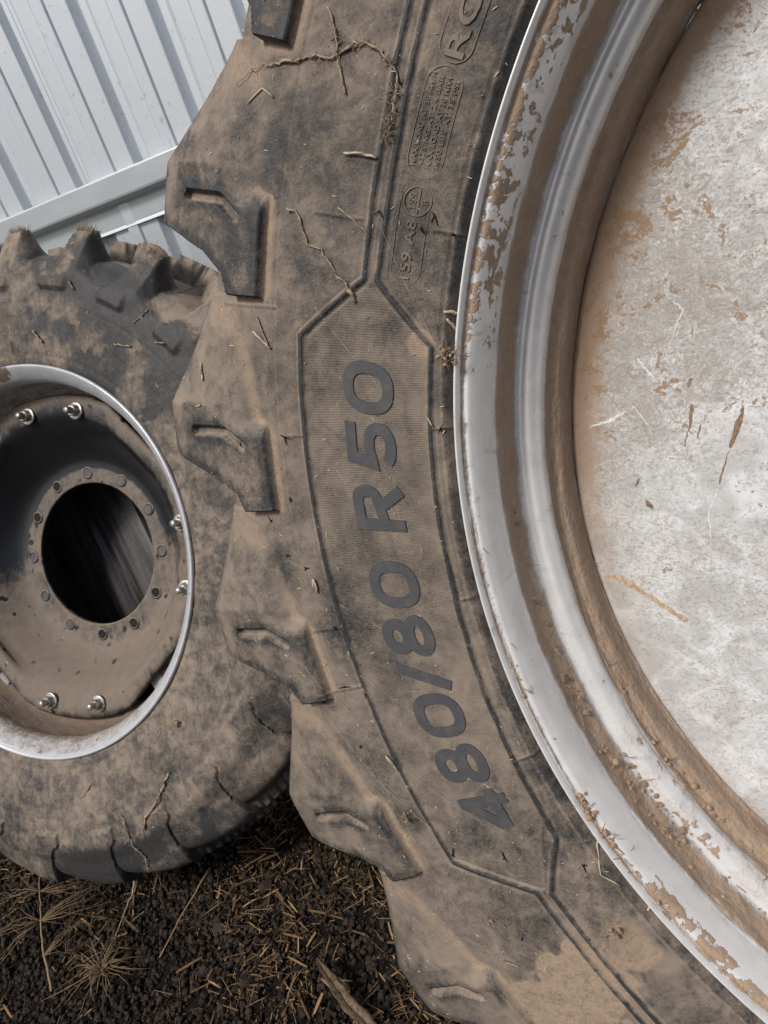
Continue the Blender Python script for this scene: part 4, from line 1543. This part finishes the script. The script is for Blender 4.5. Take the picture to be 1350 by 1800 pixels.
STR2 = [([(.653, 65.33), (.645, 64.6), (.637, 63.86)], .0030, 'yellow straw on the upper tread shoulder of the smaller tyre'),
        ([(.754, 47.57), (.72, 46.6), (.70, 46.3), (.66, 46.4), (.651, 46.55), (.625, 47.5)], .0014, 'long dangling root on a top lug of the smaller tyre'),
        ([(.533, 74.03), (.521, 72.5), (.51, 71.07)], .0034, 'pale split straw above the smaller rim'),
        ([(.563, 49.8), (.571, 47.6), (.58, 45.63)], .0026, 'tan straw upper right of the smaller rim'),
        ([(.62, 41.18), (.629, 39.8), (.637, 38.59)], .0018, 'thin straw near where the two tyres overlap'),
        ([(.588, 303.0), (.60, 300.5), (.612, 298.0), (.636, 292.5), (.66, 290.2)], .0035, 'withered leaf strand on the lower smaller tyre'),
        ([(.612, 286.0), (.650, 286.2), (.69, 286.0), (.715, 286.6), (.742, 285.6)], .0026, 'withered strand hanging down to the bottom edge of the smaller tyre'),
        ([(.525, 280.34), (.538, 278.2), (.551, 275.97)], .0012, 'thin pale straw below the smaller rim')]
for pts, r, lab in STR2:
    pp = wob(on_sml(pts, r + .002), .0022 if r > .002 and len(pts) > 3 else .0008, 4)
    mb = MB()
    k = len(pp)
    N2_ = M2.to_3x3() @ Vector((random.gauss(0, .3), random.gauss(0, .3), 1))
    mb.ribbon(pp, [r * 2.4 * random.uniform(.3, 1.2) for i in range(k)], N2_, r * .3, .3)
    if len(pts) > 3: fuzzy(mb, pp, 40, .006, .0006)
    tag(mb.build('straw_piece', M_LITTER2 if len(pts) < 5 else M_ROOT), lab, 'straw', 'straw pieces stuck on the smaller tyre')


def clump(center, size, n, name, label, M, T, r, th):
    mb = MB()
    p0 = tw(T, M, r, th, .003)
    for k in range(n):
        s = size * random.uniform(.05, .24)
        p = p0 + Vector([random.gauss(0, size * .4) for _ in range(3)]) * .8
        q = ico_j * s * np.array([random.uniform(.6, 1.3) for _ in range(3)])
        mb.add(q + np.array(p), ico_f)
    fuzzy(mb, [p0 + Vector([random.gauss(0, size * .4) for _ in range(3)]) for _ in range(14)], int(n * 1.3), size * .5, size * .03)
    return tag(mb.build(name, M_CLOD, smooth=False), label, 'debris', 'debris clumps on the wheels')


clump(None, .016, 22, 'debris_clump', 'crumbly debris clump on the smaller tyre, lower right of its rim', M2, T2, .527, 312.3)
clump(None, .009, 16, 'debris_clump', 'small fuzzy dirt clump left of the digit 4', M1, T1, .822, 200.6)
clump(None, .008, 14, 'debris_clump', 'small dirt clump below the number panel', M1, T1, .806, 209.8)
clump(None, .011, 20, 'debris_clump', 'dirt clump near the bottom of the rim lip', M1, T1, .700, 214.4)
clump(None, .011, 18, 'debris_clump', 'dirt crumbs packed against the rim lip beside the yellow straws', M1, T1, .6655, 166.3)

# dried mud clods lying in the lower grooves of the big rim
mb = MB()
for (r, z, ta, tb, n, sm) in ((.6385, -.074, 196, 226, 170, .0055), (.6370, -.078, 176, 200, 50, .0035), (.6065, -.119, 198, 226, 120, .0045), (.6300, -.090, 205, 226, 70, .0055), (.6545, -.0075, 204, 218, 120, .0050), (.6520, -.008, 178, 204, 24, .0025)):
    for k in range(n):
        th = ta + (tb - ta) * (1 - (1 - random.random()) ** (.6 if n > 60 else 1))
        g_ = fbm(np.array([th * 1.3]), np.array([r * 50]), 3, 83)[0]
        if g_ < .46 and random.random() < .8: continue
        a = R(th)
        s_ = sm * .72 * random.uniform(.12, 1) ** 1.9
        rr_ = r + random.gauss(0, .0022)
        p = M1 @ Vector((rr_ * math.cos(a), rr_ * math.sin(a), z + random.gauss(0, .003)))
        mb.add(ico_j * s_ * np.array([random.uniform(.6, 1.3) for _ in range(3)]) + np.array(p), ico_f)
        if random.random() < .25:
            d = Vector([random.gauss(0, .006) for _ in range(3)])
            mb.tube([p, p + d], [.0006, .0004], 3)
tag(mb.build('mud_clods', M_CLOD, smooth=False), 'dry mud crumbs packed in the lower grooves of the big rim', 'mud', None, 'stuff')

# pale chaff flecks all over both tyres
def flecks(T, M, n, ra, rb, ta, tb, smin, smax, lab):
    mb = MB()
    N3 = M.to_3x3()
    for k in range(n):
        r, th = random.uniform(ra, rb), random.uniform(ta, tb)
        p = tw(T, M, r, th, .0004)
        a = random.uniform(0, 6.283)
        l = random.uniform(0, 1) ** 5 * (smax - smin) + smin
        d = N3 @ Vector((math.cos(a), math.sin(a), random.uniform(-.15, .25))) * l
        mb.tube([p - d * .5, p + N3 @ Vector((0, 0, l * .06)), p + d * .5], [l * .05 + .00015, l * .07 + .0002, l * .04 + .0001], 3)
    return tag(mb.build('chaff_flecks', M_PALE, smooth=False), lab, 'chaff', None, 'stuff')


flecks(T1, M1, 1700, .665, .975, 143, 216, .0005, .0050, 'tiny pale chaff flecks dusted over the big tyre')
flecks(T2, M2, 350, .475, .74, -70, 110, .0015, .010, 'tiny pale chaff flecks dusted over the smaller tyre')
mbd = MB()
for (r, t) in ((.672, 158.0), (.70, 158.05), (.672, 171.85), (.742, 150), (.738, 157.3), (.812, 186.05), (.826, 190.4), (.862, 191.2), (.8275, 172.2), (.86, 178), (.846, 180.4), (.83, 176.5),
               (.806, 191.2), (.838, 195), (.69, 157), (.75, 206), (.80, 204.5), (.66, 185.5), (.655, 143.8), (.828, 181.4), (.79, 212), (.88, 172.6), (.685, 209)):
    p = tw(T1, M1, r, t, .001)
    for q in range(3):
        mbd.tube([p, p + Vector((random.gauss(0, .003), random.gauss(0, .003), random.gauss(0, .004)))], [.0008, .0004], 4)
tag(mbd.build('rubber_whiskers', M_HOLE), 'tiny dark rubber moulding whiskers on the big tyre', 'rubber whiskers', None, 'stuff')

mb = MB()
for lugc in (80.8, 66.2, 51.6):
    for k in range(150):
        th = lugc + random.uniform(-1.8, 2.6)
        p = tw(T2, M2, .772 - random.uniform(0, .008), th, 0)
        q = M2.to_3x3() @ Vector((random.gauss(0, .3) + math.cos(R(th)), random.gauss(0, .3) + math.sin(R(th)), random.gauss(0, .4)))
        mb.tube([p - q * .004, p + q * random.uniform(.004, .014)], [.0008, .0004], 3)
tag(mb.build('dry_fibres', M_ROOT), 'fuzzy dry fibres caught on the top lugs of the smaller tyre', 'dry fibres', None, 'stuff')

# cobweb lines
mb = MB()
for a, b in (((.800, 184.3), (.700, 190.5)), ((.803, 189.7), (.745, 195.0)), ((.86, 188.3), (.815, 194.8)), ((.80, 197.2), (.735, 204.8)), ((.79, 163.6), (.70, 171)), ((.775, 174.6), (.715, 181)),
             ((.74, 157.5), (.68, 165.0)), ((.858, 164.0), (.81, 166.3)), ((.85, 178), (.81, 184.5)), ((.87, 190.8), (.83, 199)), ((.84, 197), (.80, 203)), ((.74, 198.5), (.70, 203.5))):
    pts = [(a[0] + (b[0] - a[0]) * k / 14, a[1] + (b[1] - a[1]) * k / 14) for k in range(15)]
    pp = on_big(pts, .0007)
    mb.tube(wob(pp, .00025, 1), [.00022 * random.uniform(.3, 1.4) for _ in pp], 4)
tag(mb.build('cobweb_threads', M_SILK), 'thin pale cobweb threads stretched slanting over the big tyre', 'cobweb', None, 'stuff')
